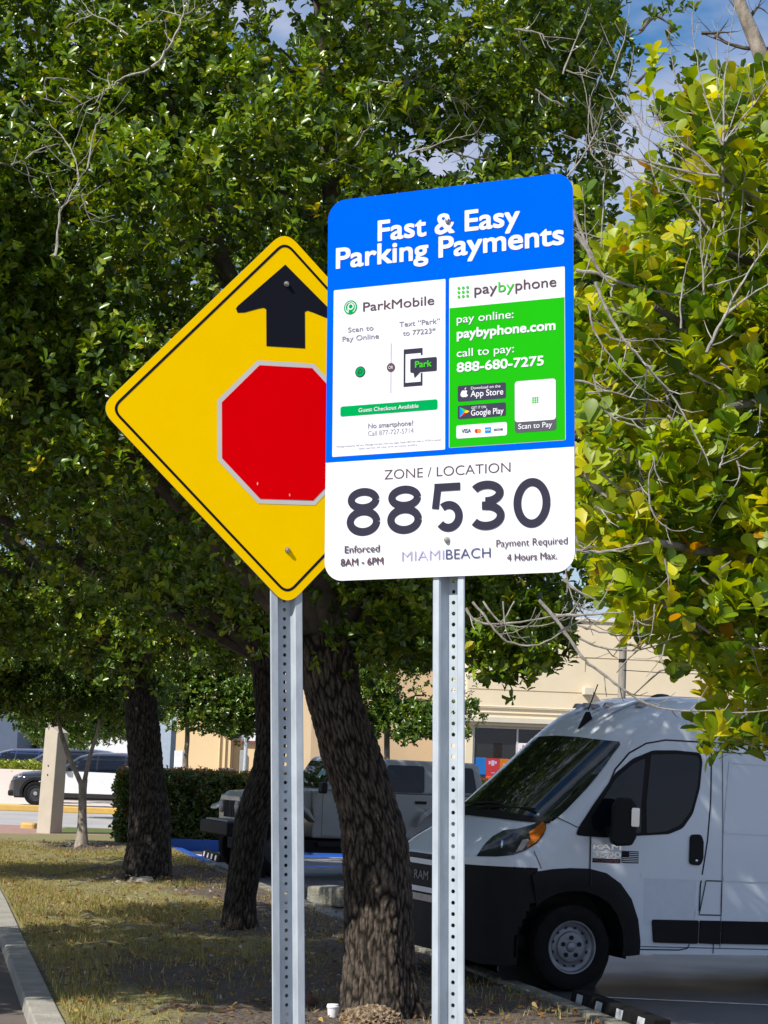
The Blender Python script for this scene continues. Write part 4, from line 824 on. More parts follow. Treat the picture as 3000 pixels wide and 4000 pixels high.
for l, r in (([(0, 30), (100, 180), (190, 320), (240, 400), (320, 490)], .013), ([(0, 340), (190, 370), (330, 430), (480, 480), (700, 530), (850, 550), (1050, 590), (1290, 690)], .0095), ([(170, 450), (210, 560), (280, 720), (370, 880), (440, 970), (560, 1110), (640, 1210), (760, 1340), (850, 1450), (930, 1590), (1010, 1720), (1090, 1880), (1160, 2030)], .0085), ([(110, 640), (130, 800), (200, 950), (290, 1080), (420, 1240), (560, 1360), (760, 1500), (930, 1600)], .0055), ([(320, 480), (300, 560), (340, 670), (480, 740), (640, 820), (800, 855), (940, 950), (1120, 1050)], .0065), ([(1130, 1060), (1200, 880), (1280, 750), (1350, 580), (1500, 350), (1620, 170), (1700, 20)], .009), ([(1280, 740), (1420, 620), (1560, 530), (1700, 440)], .0075), ([(1130, 480), (1270, 455), (1480, 370)], .0055), ([(1410, 400), (1400, 250), (1410, 0)], .0045), ([(905, 850), (905, 620), (920, 470), (960, 300), (990, 160)], .005), ([(1100, 550), (1100, 330), (1070, 100), (1060, 0)], .0045), ([(1110, 330), (1150, 150), (1160, 50)], .004), ([(250, 890), (320, 950), (480, 960), (600, 940), (760, 940), (910, 950)], .0045), ([(200, 1520), (270, 1580), (360, 1650), (520, 1680), (640, 1780), (760, 1860), (960, 1950), (1160, 2030), (1260, 2070)], .0065), ([(0, 1290), (160, 1330), (250, 1390), (400, 1420), (540, 1460), (760, 1470)], .006), ([(90, 1400), (300, 1390)], .005), ([(330, 1590), (480, 1640), (640, 1620), (930, 1630)], .0055), ([(150, 1250), (190, 1400), (320, 1570)], .005), ([(470, 1450), (560, 1300)], .004), ([(0, 1980), (80, 2080), (160, 2190)], .017), ([(630, 1820), (650, 1900), (640, 2050), (630, 2210)], .0055), ([(660, 1940), (700, 2110), (740, 2210)], .0045), ([(270, 1870), (300, 1900), (400, 1890)], .005), ([(80, 1820), (130, 1930), (230, 2080), (330, 2200)], .006), ([(980, 1230), (1100, 1290), (1220, 1350), (1290, 1400), (1440, 1510)], .0065), ([(1250, 1150), (1350, 1210)], .006), ([(1590, 1500), (1590, 1700)], .004), ([(1240, 2060), (1270, 1960), (1280, 1900)], .005)):
    tw(l, 6.38 + .22 * math.sin(l[0][0] * .013 + l[0][1] * .007), r, **ZM)
for l, r in (([(100, 0), (200, 140), (290, 230), (370, 320), (420, 420), (520, 500), (620, 590), (680, 660)], .0165), ([(260, 375), (400, 430)], .008), ([(-40, 720), (100, 720), (250, 740), (400, 730), (520, 690), (700, 655)], .010), ([(100, 590), (120, 680), (180, 715)], .006), ([(240, 0), (300, 90), (420, 200), (500, 260), (680, 350), (850, 420), (1050, 490)], .006), ([(620, 0), (630, 180), (650, 290), (700, 350)], .0052), ([(700, 350), (690, 150), (730, 0)], .0048), ([(730, 20), (800, 180), (900, 280), (1050, 430)], .0055), ([(700, 360), (740, 450), (830, 550), (950, 575), (1060, 530)], .0048), ([(1400, 0), (1440, 100), (1380, 230), (1280, 350), (1180, 520)], .0055), ([(20, 870), (40, 1000), (90, 1140), (130, 1195)], .005), ([(0, 960), (100, 1050), (230, 1110), (310, 1150)], .0085), ([(-60, 1250), (100, 1250), (300, 1240), (500, 1225)], .0085), ([(-40, 1390), (80, 1320), (210, 1280)], .006), ([(110, 1330), (230, 1370), (420, 1410), (560, 1420), (660, 1420)], .006), ([(130, 1440), (250, 1500), (400, 1530), (560, 1540), (720, 1510), (850, 1450), (960, 1410)], .0065), ([(555, 1535), (680, 1460)], .004), ([(830, 1490), (790, 1610), (670, 1750)], .0045), ([(740, 1160), (730, 1300), (690, 1480)], .004), ([(570, 1220), (600, 1320), (630, 1480)], .004), ([(820, 800), (850, 950), (860, 1050)], .005), ([(1260, 880), (1360, 810)], .005), ([(1060, 890), (1130, 970), (1210, 1020)], .011), ([(1400, 1370), (1470, 1480), (1560, 1530), (1650, 1500)], .007)):
    tw(l, 6.4 + .22 * math.sin(l[0][0] * .011 + l[0][1] * .009), r, **Z8)
for l, r in (([(560, -10), (700, 150), (780, 270), (830, 350), (890, 400), (1000, 480), (1090, 545), (1190, 615), (1290, 655), (1420, 672), (1640, 675), (1800, 690), (2100, 660)], .0095), ([(110, 40), (150, 110), (260, 145), (450, 130), (620, 90), (850, 78), (1090, 62)], .0075), ([(150, 0), (230, 90), (290, 180), (360, 245), (490, 282), (600, 250), (700, 190), (790, 130), (870, 100)], .007), ([(215, 0), (290, 100), (360, 150), (480, 155), (620, 140), (720, 100)], .0055), ([(340, 0), (350, 180), (400, 260)], .0045), ([(410, 0), (350, 110), (280, 160)], .0045), ([(800, 0), (830, 80), (950, 180), (1150, 215)], .004), ([(1900, 900), (1760, 840), (1640, 780)], .004)):
    tw(l, 6.7 + .2 * math.sin(l[0][0] * .02), r, **ZV)
# twigs that end in the dense part, and the limbs that carry them
g = np.random.default_rng(12)
for i in range(70):
    a = P(g.uniform(2500, 3300), g.uniform(700, 2700), g.uniform(6.4, 8.2)); d = unit(np.array([-.75, -.05, .35]) + g.normal(0, .5, 3)); b = a + d * g.uniform(.15, .45)
    if projpx(b)[0] > 2350: mb.tube(np.array(limb_path(a, b, .03, 5, seed=300 + i)) - orgN, np.linspace(.005, .0022, 5), M_twig, 6)
mb.build('twig', tN, smooth=True, fixn=False)
mb = MB()
for i, (pz, e) in enumerate(((1.5, (3050, 2790, 6.75)), (2.0, (2790, 2250, 6.6)), (2.3, (2520, 2110, 6.45)), (2.6, (2560, 1200, 6.5)), (2.8, (2830, 1590, 6.5)), (3.0, (2820, 980, 6.6)), (3.3, (2820, 690, 6.75)), (3.6, (2780, 780, 6.7)), (3.9, (3200, 300, 7.0)))):
    a = orgN + np.array([-.06, 0, pz]); mb.tube(np.array(limb_path(a, P(*e), .12, 8, seed=i + 90, wob=.2)) - orgN, np.linspace(.042, .011, 8), M_limb if i % 2 else M_twig, 8)
mb.build('limb', tN, smooth=True, fixn=False)
# --- the pale tree top behind it
tP = empty('bare_tree', (6.6, 26.0, 0.0), 'pale bare leaning trunk with thin dark branches against the sky, top right', 'tree'); orgP = np.array(tP.matrix_world.translation)
YP = 26.0
c2 = [P(x, y, YP) for x, y in ((3420, 1600), (3240, 900), (3010, 330), (2960, 180), (2900, 40), (2860, -80), (2840, -300))]
trunk_mesh('trunk', tP, [(0, 0, -.02), (.1, 0, 2.0)] + local(tP, c2), [.17, .15, .14, .13, .11, .10, .085, .07, .05], M_barkP, n=16, seed=3, rough=.03)
mb = MB()
for l in ([(2935, 90), (2880, 40), (2830, -20)], [(2985, 200), (2880, 185), (2790, 150), (2740, 130)], [(2960, 190), (2850, 175), (2770, 120), (2720, 60)], [(2930, 70), (2980, -10)], [(2995, 190), (3060, 150)], [(2740, 130), (2820, 128), (2900, 118)], [(2790, 150), (2850, 70)], [(2935, 60), (2960, 20), (3010, 60)], [(2480, 330), (2560, 250), (2620, 170)], [(2500, 120), (2560, 60), (2600, 30)], [(2560, 60), (2640, 110)], [(2540, 70), (2500, 130), (2470, 140)], [(2620, 90), (2610, 160), (2640, 190)]):
    twig_tube(mb, [P(x, y, YP + .2) - orgP for x, y in l], .026, M_limb, g)
mb.build('branch', tP, smooth=True, fixn=False)
# ------------------------------------------------------------------ vehicles
M_wpaint = mat('white_paint', (0.72, 0.78, 0.85), (0.685, 0.745, 0.815), scale=1.4, rough=0.28, coat=0.5)
M_bplast = mat('black_plastic', (0.006, 0.006, 0.007), (0.009, 0.009, 0.010), scale=6, rough=0.6, spec=0.22)
M_seam = mat('panel_gap', (0.012, 0.012, 0.013), rough=0.8)
M_rubber = mat('tyre_rubber', (0.006, 0.006, 0.0065), (0.010, 0.010, 0.010), scale=12, rough=0.85, spec=0.15)
M_steel = mat('wheel_steel', (0.24, 0.25, 0.28), (0.18, 0.19, 0.21), scale=9, rough=0.45, metal=0.5)
M_alloy = mat('dark_alloy', (0.05, 0.052, 0.058), (0.035, 0.036, 0.04), scale=9, rough=0.5, metal=0.4)
M_chrome = mat('chrome', (0.75, 0.76, 0.78), rough=0.12, metal=1.0)
M_glass = glass_mat('tinted_glass', (0.006, 0.009, 0.016), spec=0.35); M_wsglass = glass_mat('windscreen_glass', (0.010, 0.016, 0.012), spec=0.75)
M_lamp = glass_mat('lamp_glass', (0.03, 0.035, 0.035), rough=0.05); M_amber = mat('amber_lens', (0.55, 0.16, 0.02), (0.42, 0.11, 0.015), scale=30, rough=0.12, coat=0.6)
M_clear = mat('clear_lens', (0.42, 0.40, 0.40), (0.30, 0.28, 0.29), scale=30, rough=0.15, coat=0.5)

def veh_frame(hub_px, Y, yaw, pitch, hub_side, hub_h):
    psi, q = rad(yaw), rad(pitch)
    f = np.array([-math.cos(psi) * math.cos(q), -math.sin(psi) * math.cos(q), math.sin(q)]); l = np.array([math.sin(psi), -math.cos(psi), 0.0]); u = np.cross(f, l)
    hub = P(*hub_px, Y); o = hub - l * hub_side - u * hub_h
    return Matrix(((f[0], l[0], u[0], o[0]), (f[1], l[1], u[1], o[1]), (f[2], l[2], u[2], o[2]), (0, 0, 0, 1)))
def I(x, tab):
    tab = sorted(tab); return float(np.interp(x, [t[0] for t in tab], [t[1] for t in tab]))
def smooth_tab(tab, xs, k=3):
    y = np.array([I(x, tab) for x in xs])
    for _ in range(k): y[1:-1] = (y[:-2] + 2 * y[1:-1] + y[2:]) / 4
    return y
def loft_body(xs, wt, zt, zb, hc, ne, tumble, mats, pick, hole, n_side=26, n_top=22, level=None):
    """body skin: for each station x a section of straight side and rounded top, mirrored; pick(x, y, z) gives the material index"""
    W = smooth_tab(wt, xs, 1); T = smooth_tab(zt, xs, 1); B = [I(x, zb) for x in xs]; H = smooth_tab(hc, xs); E = [I(x, ne) for x in xs]
    secs = []
    for i, x in enumerate(xs):
        zc = T[i] - min(H[i], (T[i] - B[i]) * .7); pts = []
        zl = min(level, zc - .02) if level else (B[i] + zc) / 2; ka = n_side // 2
        for j in range(n_side):
            z = B[i] + (zl - B[i]) * j / ka if j < ka else zl + (zc - zl) * (j - ka) / (n_side - ka); pts.append((W[i] * tumble(z), z))
        wc = W[i] * tumble(zc)
        for j in range(n_top + 1):
            t = math.pi / 2 * j / n_top; pts.append((wc * max(0, math.cos(t)) ** (2 / E[i]) * (tumble(zc + (T[i] - zc) * math.sin(t)) / tumble(zc)), zc + (T[i] - zc) * math.sin(t) ** (2 / E[i])))
        secs.append([(x, y, z) for y, z in pts] + [(x, -y, z) for y, z in reversed(pts[:-1])])
    n = len(secs[0]); mb = MB(); V = [p for s in secs for p in s]; fs = {}
    for i in range(len(xs) - 1):
        for j in range(n - 1):
            q = (i * n + j, i * n + j + 1, (i + 1) * n + j + 1, (i + 1) * n + j); c = np.mean([V[k] for k in q], axis=0)
            if hole(c): continue
            fs.setdefault(pick(c), []).append(q)
    for e, rev in ((0, False), (len(xs) - 1, True)): 
        q = tuple(range(e * n, e * n + n)); fs.setdefault(pick(np.mean([V[k] for k in q], axis=0)), []).append(q[::-1] if rev else q)
    k = 0
    first = True
    for mi, ff in fs.items():
        if first: mb.add(V, ff, mats[mi]); first = False
        else:
            m_ = mb.mi(mats[mi])
            for f in ff: mb.f.append(f); mb.m.append(m_)
    return mb
class Skin:
    """lays patches (windows, lamps, seams, trims) on a body mesh"""
    def __init__(s, o):
        me = o.data; s.bvh = BVHTree.FromPolygons([v.co.copy() for v in me.vertices], [tuple(p.vertices) for p in me.polygons]); s.root = o.parent
    def hit(s, o, d):
        r = s.bvh.ray_cast(Vector(o), Vector(d)); return (r[0], r[1]) if r[0] is not None else (None, None)
    def side(s, x, z, off=0.0, sgn=1):
        h, n = s.hit((x, 4 * sgn, z), (0, -sgn, 0)); 
        if h is None: return None
        if n.y * sgn < 0: n = -n
        return h + n * off
    def front(s, y, z, off=0.0):
        h, n = s.hit((6, y, z), (-1, 0, 0))
        if h is None: return None
        if n.x < 0: n = -n
        return h + n * off
    def eye(s, u, v, off=0.0):
        inv = s.root.matrix_world.inverted(); o = inv @ Vector(CAM); d = (inv.to_3x3() @ Vector(ray(u, v))).normalized(); h, n = s.hit(o, d)
        if h is None: return None
        if n.dot(d) > 0: n = -n
        return h + n * off
def patch(poly, fn, m, name, parent, cell, mb=None, mirror=False, smooth=True):
    """fill a 2-D outline with a grid and drop each point on the skin through fn(a, b)"""
    b = bmesh.new(); vs = [b.verts.new((p[0], p[1], 0)) for p in poly]; b.faces.new(vs)
    for ax in (0, 1):
        lo, hi = min(p[ax] for p in poly), max(p[ax] for p in poly); c = lo + cell * .5
        while c < hi:
            no = (1, 0, 0) if ax == 0 else (0, 1, 0); co = (c, 0, 0) if ax == 0 else (0, c, 0)
            bmesh.ops.bisect_plane(b, geom=b.verts[:] + b.edges[:] + b.faces[:], plane_co=co, plane_no=no); c += cell
    bmesh.ops.triangulate(b, faces=[f for f in b.faces if len(f.verts) > 4])
    pos = {}; bad = set()
    for v in b.verts:
        q = fn(v.co.x, v.co.y)
        if q is None: bad.add(v.index)
        pos[v] = q
    V = list(b.verts); idx = {v: i for i, v in enumerate(V)}
    fs = [tuple(idx[v] for v in f.verts) for f in b.faces if all(pos[v] is not None for v in f.verts)]
    pts = [pos[v] if pos[v] is not None else (0, 0, 0) for v in V]; b.free()
    used = sorted({i for f in fs for i in f}); rm = {i: k for k, i in enumerate(used)}
    pts = [tuple(pts[i]) for i in used]; fs = [tuple(rm[i] for i in f) for f in fs]
    own = mb is None; mb = mb or MB(); mb.add(pts, fs, m)
    if mirror: mb.add([(x, -y, z) for x, y, z in pts], [tuple(reversed(f)) for f in fs], m)
    return mb.build(name, parent, smooth=smooth, autos=False, fixn=False) if own else mb
def ribbon(line, w, fn, m, mb, step=0.03):
    """a thin strip along a 2-D line, laid on the skin"""
    pts = []
    for a, b in zip(line[:-1], line[1:]):
        a, b = np.array(a, float), np.array(b, float); k = max(1, int(np.linalg.norm(b - a) / step)); pts += [a + (b - a) * i / k for i in range(k)]
    pts.append(np.array(line[-1], float)); L = []; R_ = []
    for i, p in enumerate(pts):
        d = pts[min(i + 1, len(pts) - 1)] - pts[max(i - 1, 0)]; d = d / (np.linalg.norm(d) + 1e-9); nn = np.array([-d[1], d[0]]) * w / 2
        L.append(fn(*(p + nn))); R_.append(fn(*(p - nn)))
    ok = [a is not None and b is not None for a, b in zip(L, R_)]
    L = [a if a is not None else (0, 0, 0) for a in L]; R_ = [a if a is not None else (0, 0, 0) for a in R_]; n = len(L)
    fs = [(i, i + 1, n + i + 1, n + i) for i in range(n - 1) if ok[i] and ok[i + 1]]
    mb.add(L + R_, fs, m)
def wheel(parent, x, y, z, R_, width, rim_r, sgn, style='steel'):
    """tyre with rim, on the side sgn (+1 near side)"""
    w = width / 2; o = lambda a: sgn * a
    mb = MB(); mb.lathe([(rim_r * .98, o(-w * .9)), (R_ * .86, o(-w)), (R_ * .97, o(-w * .85)), (R_, o(-w * .55)), (R_, o(w * .55)), (R_ * .975, o(w * .85)), (R_ * .88, o(w)), (rim_r * 1.10, o(w * .97)), (rim_r * .99, o(w * .85))], M_rubber, 'y', (x, y, z), 44)
    wo = mb.build('wheel', parent, smooth=True)
    mb = MB()
    if style == 'steel':
        mb.lathe([(rim_r * 1.02, o(w * .86)), (rim_r * 1.0, o(w * .92)), (rim_r * .95, o(w * .90)), (rim_r * .90, o(w * .62)), (rim_r * .84, o(w * .60)), (rim_r * .74, o(w * .42)), (rim_r * .60, o(w * .52)), (rim_r * .56, o(w * .66)), (rim_r * .50, o(w * .70)), (rim_r * .20, o(w * .66)), (rim_r * .17, o(w * .78)), (rim_r * .10, o(w * .84)), (0.001, o(w * .85))], M_steel, 'y', (x, y, z), 48)
    else:
        mb.lathe([(rim_r * 1.02, o(w * .86)), (rim_r * .95, o(w * .88)), (rim_r * .85, o(w * .5)), (rim_r * .35, o(w * .6)), (rim_r * .3, o(w * .75)), (0.001, o(w * .78))], M_alloy, 'y', (x, y, z), 36)
    yy = y + o(w * .72)
    if style == 'steel':
        for k in range(5):
            a = rad(90 + 72 * k); mb.lathe([(rim_r * .085, o(-.004)), (rim_r * .085, o(.012)), (rim_r * .05, o(.014)), (.001, o(.014))], M_bplast, 'y', (x + rim_r * .36 * math.cos(a), yy - o(.004), z + rim_r * .36 * math.sin(a)), 10)
        for k in range(12):
            a = rad(15 + 30 * k); mb.lathe([(rim_r * .075, 0), (.001, o(.0004))], M_seam, 'y', (x + rim_r * .77 * math.cos(a), y + o(w * .50), z + rim_r * .77 * math.sin(a)), 10)
    if style != 'steel': mb.build('rim', wo, smooth=True); mb = MB(); mb.lathe([(rim_r * .30, o(.0)), (rim_r * .26, o(.012)), (.001, o(.014))], M_chrome, 'y', (x, y + o(w * .76), z), 16)
    mb.build('rim' if style == 'steel' else 'hub_cap', wo, smooth=True, fixn=False)
    return wo

# --- the white van
Z3 = lambda x, y: (1600 + x * .8439, 2600 + y * .8439)
van = empty('cargo_van', veh_frame(Z3(755, 1305), 17.75, 21.0, 0.8, 1.0, 0.36), 'tall white high-roof cargo van parked nose-in on the right, black lower trim and tinted windows', 'van')
HZ = 0.36
xs = np.array(sorted(set(np.round(np.concatenate([np.linspace(-4.75, -1.2, 60), np.linspace(-1.2, 0.99, 74)]), 4))))
def vt(z):
    q = z - HZ; return 1 - .012 * max(0, .25 - q) / .4 - .075 * max(0, (q - .85) / 1.3) ** 1.35
def van_hole(c):
    return abs(c[1]) > .6 and any((c[0] - hx) ** 2 + (c[2] - HZ) ** 2 < .53 ** 2 for hx in (0.0, -3.45)) and c[2] < HZ + .5
def sh(t): return [(a, b + HZ) for a, b in t]
vb = loft_body(xs, [(-4.75, .99), (-4.5, 1.01), (0, 1.02), (.3, 1.015), (.5, .995), (.65, .955), (.78, .89), (.87, .80), (.93, .70), (.97, .60), (.99, .52)],
    sh([(.99, .71), (.95, .75), (.90, .80), (.80, .885), (.68, .97), (.54, 1.06), (.45, 1.15), (.30, 1.30), (.12, 1.465), (-.06, 1.625), (-.24, 1.79), (-.40, 1.925), (-.56, 2.04), (-.74, 2.125), (-.95, 2.185), (-1.2, 2.21), (-1.8, 2.215), (-4.6, 2.19), (-4.75, 2.1)]),
    sh([(.99, -.10), (.8, -.16), (.55, -.16), (.3, -.08), (-.6, -.045), (-4.75, -.03)]),
    [(.99, .02), (.95, .045), (.9, .09), (.8, .18), (.7, .26), (.6, .33), (.45, .48), (.2, .60), (-.2, .58), (-.5, .50), (-1.0, .42), (-4.75, .40)],
    [(.99, 2.6), (.7, 2.5), (.5, 2.4), (.2, 2.4), (-.2, 2.5), (-.6, 2.9), (-1.2, 3.6), (-4.75, 3.8)], vt,
    [M_wpaint, M_bplast, M_seam], lambda c: 1 if (c[0] > .36 and c[2] < HZ + .66) else 0, van_hole, level=HZ + .66)
body = vb.build('body', van, smooth=True, autos=False); sk = Skin(body)
def S(off, sgn=1): return lambda x, z: sk.side(x, z + HZ, off, sgn)
def Fr(off): return lambda y, z: sk.front(y, z + HZ, off)
def Ey(off): return lambda u, v: sk.eye(u, v, off)
# floor pan and wheel wells
mb = MB(); mb.box((-1.9, 0, HZ + .02), (5.4, 1.5, .10), M_seam); mb.build('floor_pan', van)
for hx in (0.0, -3.45):
    for s in (1, -1):
        mb = MB(); n = 16; a = [rad(-10 + 200 * i / n) for i in range(n + 1)]
        mb.add([(hx + .52 * math.cos(t), s * yy, HZ + .52 * math.sin(t)) for yy in (.62, 1.0) for t in a], [(i, i + 1, n + 2 + i, n + 1 + i) for i in range(n)], M_seam)
        mb.add([(hx + .56 * math.cos(t), s * .62, HZ + .56 * math.sin(t)) for t in np.linspace(0, 2 * math.pi, 24, endpoint=False)], [tuple(range(24))], M_seam)
        mb.build('wheel_well', van, fixn=False)
for hx, dz in ((0.0, 0.0), (-3.45, 0.045)):
    for s in (1, -1): wheel(van, hx, s * .89, HZ + dz, .362, .225, .222, s)
# black arch cladding
def arch(hx, s):
    outer = [(-.635, -.05), (-.632, .06), (-.60, .25), (-.53, .42), (-.42, .55), (-.28, .635), (-.12, .668), (.06, .668), (.22, .655), (.36, .632), (.42, .60)]
    inner = [(-.47, -.07), (-.475, .02), (-.455, .16), (-.40, .29), (-.32, .38), (-.21, .44), (-.08, .475), (.05, .475), (.17, .455), (.29, .40), (.36, .34)]
    mb = MB(); V = []
    for (a, b), (c, d_) in zip(outer, inner):
        for t in np.linspace(0, 1, 4):
            x, z = hx + a + (c - a) * t, b + (d_ - b) * t; p = sk.side(hx + (a + (c - a) * t) if abs(x - hx) > .52 or z > .5 else hx + a * 1.02, max(z, b if t < .5 else z) + HZ if (x - hx) ** 2 + z ** 2 > .52 ** 2 else b + HZ, 0, s)
            yb = (abs(p[1]) if p is not None else 1.0); V.append((x, s * (yb + .012 + .018 * math.sin(math.pi * min(1, t + .15))), z + HZ))
    for (c, d_) in inner: V.append((hx + c, s * .9, d_ + HZ))
    for (a, b) in outer:
        p = sk.side(hx + a, b + HZ, 0, s); V.append((hx + a, s * ((abs(p[1]) if p is not None else 1.0) - .02), b + HZ))
    n = len(outer); fs = [(i * 4 + j, i * 4 + j + 1, (i + 1) * 4 + j + 1, (i + 1) * 4 + j) for i in range(n - 1) for j in range(3)]
    fs += [(i * 4 + 3, 4 * n + i, 4 * n + i + 1, (i + 1) * 4 + 3) for i in range(n - 1)] + [(i * 4, (i + 1) * 4, 5 * n + i + 1, 5 * n + i) for i in range(n - 1)]
    mb.add(V, fs, M_bplast); return mb.build('arch_cladding', van, smooth=True)
for s in (1, -1):
    arch(0.0, s)
# windscreen with cowl and wipers
ws = [(-.95, 1.055), (-.6, 1.085), (0, 1.10), (.6, 1.085), (.95, 1.055)] + [(.955, 1.16), (.945, 1.34), (.925, 1.55), (.895, 1.735), (.87, 1.765)] + [(.4, 1.795), (0, 1.805), (-.4, 1.795), (-.87, 1.765)] + [(-.895, 1.735), (-.925, 1.55), (-.945, 1.34), (-.955, 1.16)]
wo = patch(ws, Fr(.004), M_wsglass, 'windscreen', van, .09)
mb = MB(); patch([(-.95, 1.03), (-.5, 1.045), (0, 1.05), (.5, 1.045), (.95, 1.03), (.94, 1.075), (.6, 1.10), (0, 1.125), (-.6, 1.10), (-.94, 1.075)], Fr(.009), M_bplast, '', van, .08, mb); mb.build('cowl', van, smooth=True, autos=False, fixn=False)
for a in (([(-.55, 1.09), (-.35, 1.14), (.35, 1.17)]), ([(.05, 1.10), (.2, 1.13), (.80, 1.13)])):
    mb = MB(); q = [Fr(.03)(*p) for p in a]; mb.tube([p for p in q if p is not None], .011, M_bplast, 6); mb.build('wiper', van, fixn=False)
# cab door with its window, handle, badge
door = [(-.125, .10), (-.125, .66), (-.12, .95), (-.13, 1.03), (-.25, 1.30), (-.36, 1.52), (-.50, 1.67), (-.66, 1.76), (-.85, 1.80), (-1.28, 1.80), (-1.31, 1.76), (-1.30, 1.30), (-1.27, .95), (-1.20, .55), (-1.17, .30), (-1.15, .10)]
do = patch(door, S(.004), M_wpaint, 'door', van, .08)
patch(door, S(.004, -1), M_wpaint, 'door', van, .12)
mb = MB(); dl = [(-.125, .66), (-.12, .95), (-.13, 1.03), (-.25, 1.30), (-.36, 1.52), (-.50, 1.67), (-.66, 1.76), (-.85, 1.80), (-1.29, 1.80), (-1.31, 1.76), (-1.30, 1.30), (-1.27, .95), (-1.21, .55), (-1.205, .33)]
ribbon(dl, .013, S(.0065), M_seam, mb); ribbon([(-1.31, 1.80), (-3.4, 1.80)], .013, S(.0065), M_seam, mb); ribbon([(-1.31, 1.72), (-1.6, 1.72), (-3.3, 1.715)], .008, S(.0065), M_seam, mb)
ribbon([(-.125, .66), (-.127, .52)], .012, S(.035), M_seam, mb); ribbon([(-1.42, 1.72), (-1.425, .6), (-1.425, .02)], .006, S(.0065), M_seam, mb)
ribbon([(-1.265, .595), (-1.425, .595), (-1.425, .30), (-1.205, .30), (-1.265, .595)], .010, S(.0065), M_seam, mb); ribbon([(-.63, -.005), (-1.02, -.005), (-1.10, .01), (-1.12, .045)], .010, S(.0065), M_seam, mb)
ribbon([(-1.36, .10), (-1.36, -.03)], .009, S(.0065), M_seam, mb); ribbon([(-.12, .98), (.02, 1.02), (.20, 1.10)], .007, S(.0065), M_seam, mb); ribbon([(-.62, .02), (-3.0, .005)], .006, S(.0065), M_seam, mb)
ribbon([(.33, .655), (.40, .80)], .006, S(.006), M_seam, mb)
mb.build('panel_gap', van, fixn=False)
win = rpoly([(.03, .945), (-.02, 1.04), (-.15, 1.22), (-.36, 1.49), (-.52, 1.62), (-.72, 1.705), (-.95, 1.715), (-1.20, 1.705), (-1.215, 1.62), (-1.19, 1.40), (-1.12, 1.17), (-1.02, 1.04), (-.88, .985), (-.50, .955), (-.25, .935)], [.03, .04, .3, .3, .3, .2, .1, .10, .1, .2, .2, .12, .1, .1, .1], 4)
wf = patch(win, S(.010), M_bplast, 'window_surround', do, .07)
patch(rpoly([(-.66, .985), (-.655, 1.25), (-.70, 1.665), (-.95, 1.683), (-1.175, 1.675), (-1.185, 1.60), (-1.16, 1.40), (-1.10, 1.20), (-1.00, 1.075), (-.86, 1.01)], [.02, .1, .02, .1, .07, .1, .1, .1, .1, .1], 3), S(.013), M_glass, 'window', do, .09)
patch(rpoly([(-.12, 1.10), (-.36, 1.445), (-.52, 1.575), (-.645, 1.635), (-.605, 1.25), (-.605, .985), (-.28, .975), (-.15, 1.0)], .02, 3), S(.013), M_glass, 'quarter_window', do, .09)
for s in (1, -1):
    mb = MB(); q = sk.side(-.33, 1.08 + HZ, 0, s); yo = abs(q[1])
    mb.prism(rpoly([(-.235, .90), (-.25, 1.22), (-.30, 1.285), (-.42, 1.285), (-.475, 1.22), (-.48, .96), (-.44, .885), (-.30, .875)], .05, 4), 0, 1, M_bplast, lambda a, b, c: (a + .05 * c, s * (yo + .13 + .14 * c), b + HZ))
    mb.tube([(-.28, s * (yo - .02), 1.0 + HZ), (-.28, s * (yo + .15), .99 + HZ)], .045, M_bplast, 8)
    mo = mb.build('mirror', van, bevel=.025)
    mb = MB(); mb.prism(rrect(-.485, 1.04, -.405, 1.205, .014, 3), 0, 1, M_chrome, lambda a, b, c: (a + .04, s * (yo + .268 + .016 * c), b + HZ)); mb.build('mirror_indicator', mo, bevel=.006)
mb = MB(); mb.prism(rpoly([(-1.085, .73), (-1.09, .99), (-1.20, .995), (-1.225, .93), (-1.225, .79), (-1.20, .725)], .04, 4), 0, 1, M_bplast, lambda a, b, c: (a, sk.side(a, b + HZ)[1] + .006 + .018 * c, b + HZ))
ho = mb.build('door_handle', do, bevel=.006); mb = MB(); mb.lathe([(.012, 0), (.001, .003)], M_chrome, 'y', (-1.155, sk.side(-1.155, .765 + HZ)[1] + .026, .765 + HZ), 10); mb.build('lock', ho, fixn=False)
def vtext(mb, s, x0, x1, z, cap, m, off, bold=0.0):
    for k, e in enumerate((0, bold, -bold) if bold else (0,)): add_text(mb, s, x0, x1, z, cap, m, lambda a, b: tuple(sk.side(-a - e, b + HZ, off - k * .0004)))
mb = MB(); vtext(mb, 'RAM', .15, .415, .835, .045, M_chrome, .009, .004); vtext(mb, '3500', .15, .415, .773, .042, M_chrome, .009, .004)
bx = [(-.145, .722), (-.415, .722), (-.415, .758), (-.145, .758)]; patch(bx, S(.007), M_bplast, '', van, .1, mb); vtext(mb, 'PROMASTER', .155, .405, .729, .021, mat('badge_red', (.30, .10, .10), rough=.4), .010)
mb.build('badge', do, fixn=False)
mb = MB(); patch([(-.425, .725), (-.59, .725), (-.59, .828), (-.425, .828)], S(.007), M_bplast, '', van, .1, mb)
for k in range(6):
    z = .735 + k * .0155; x0 = -.497 if k >= 3 else -.430
    patch([(x0, z), (-.586, z), (-.586, z + .006), (x0, z + .006)], S(.009), M_wpaint, '', van, .2, mb)
mb.build('flag_decal', do, fixn=False)
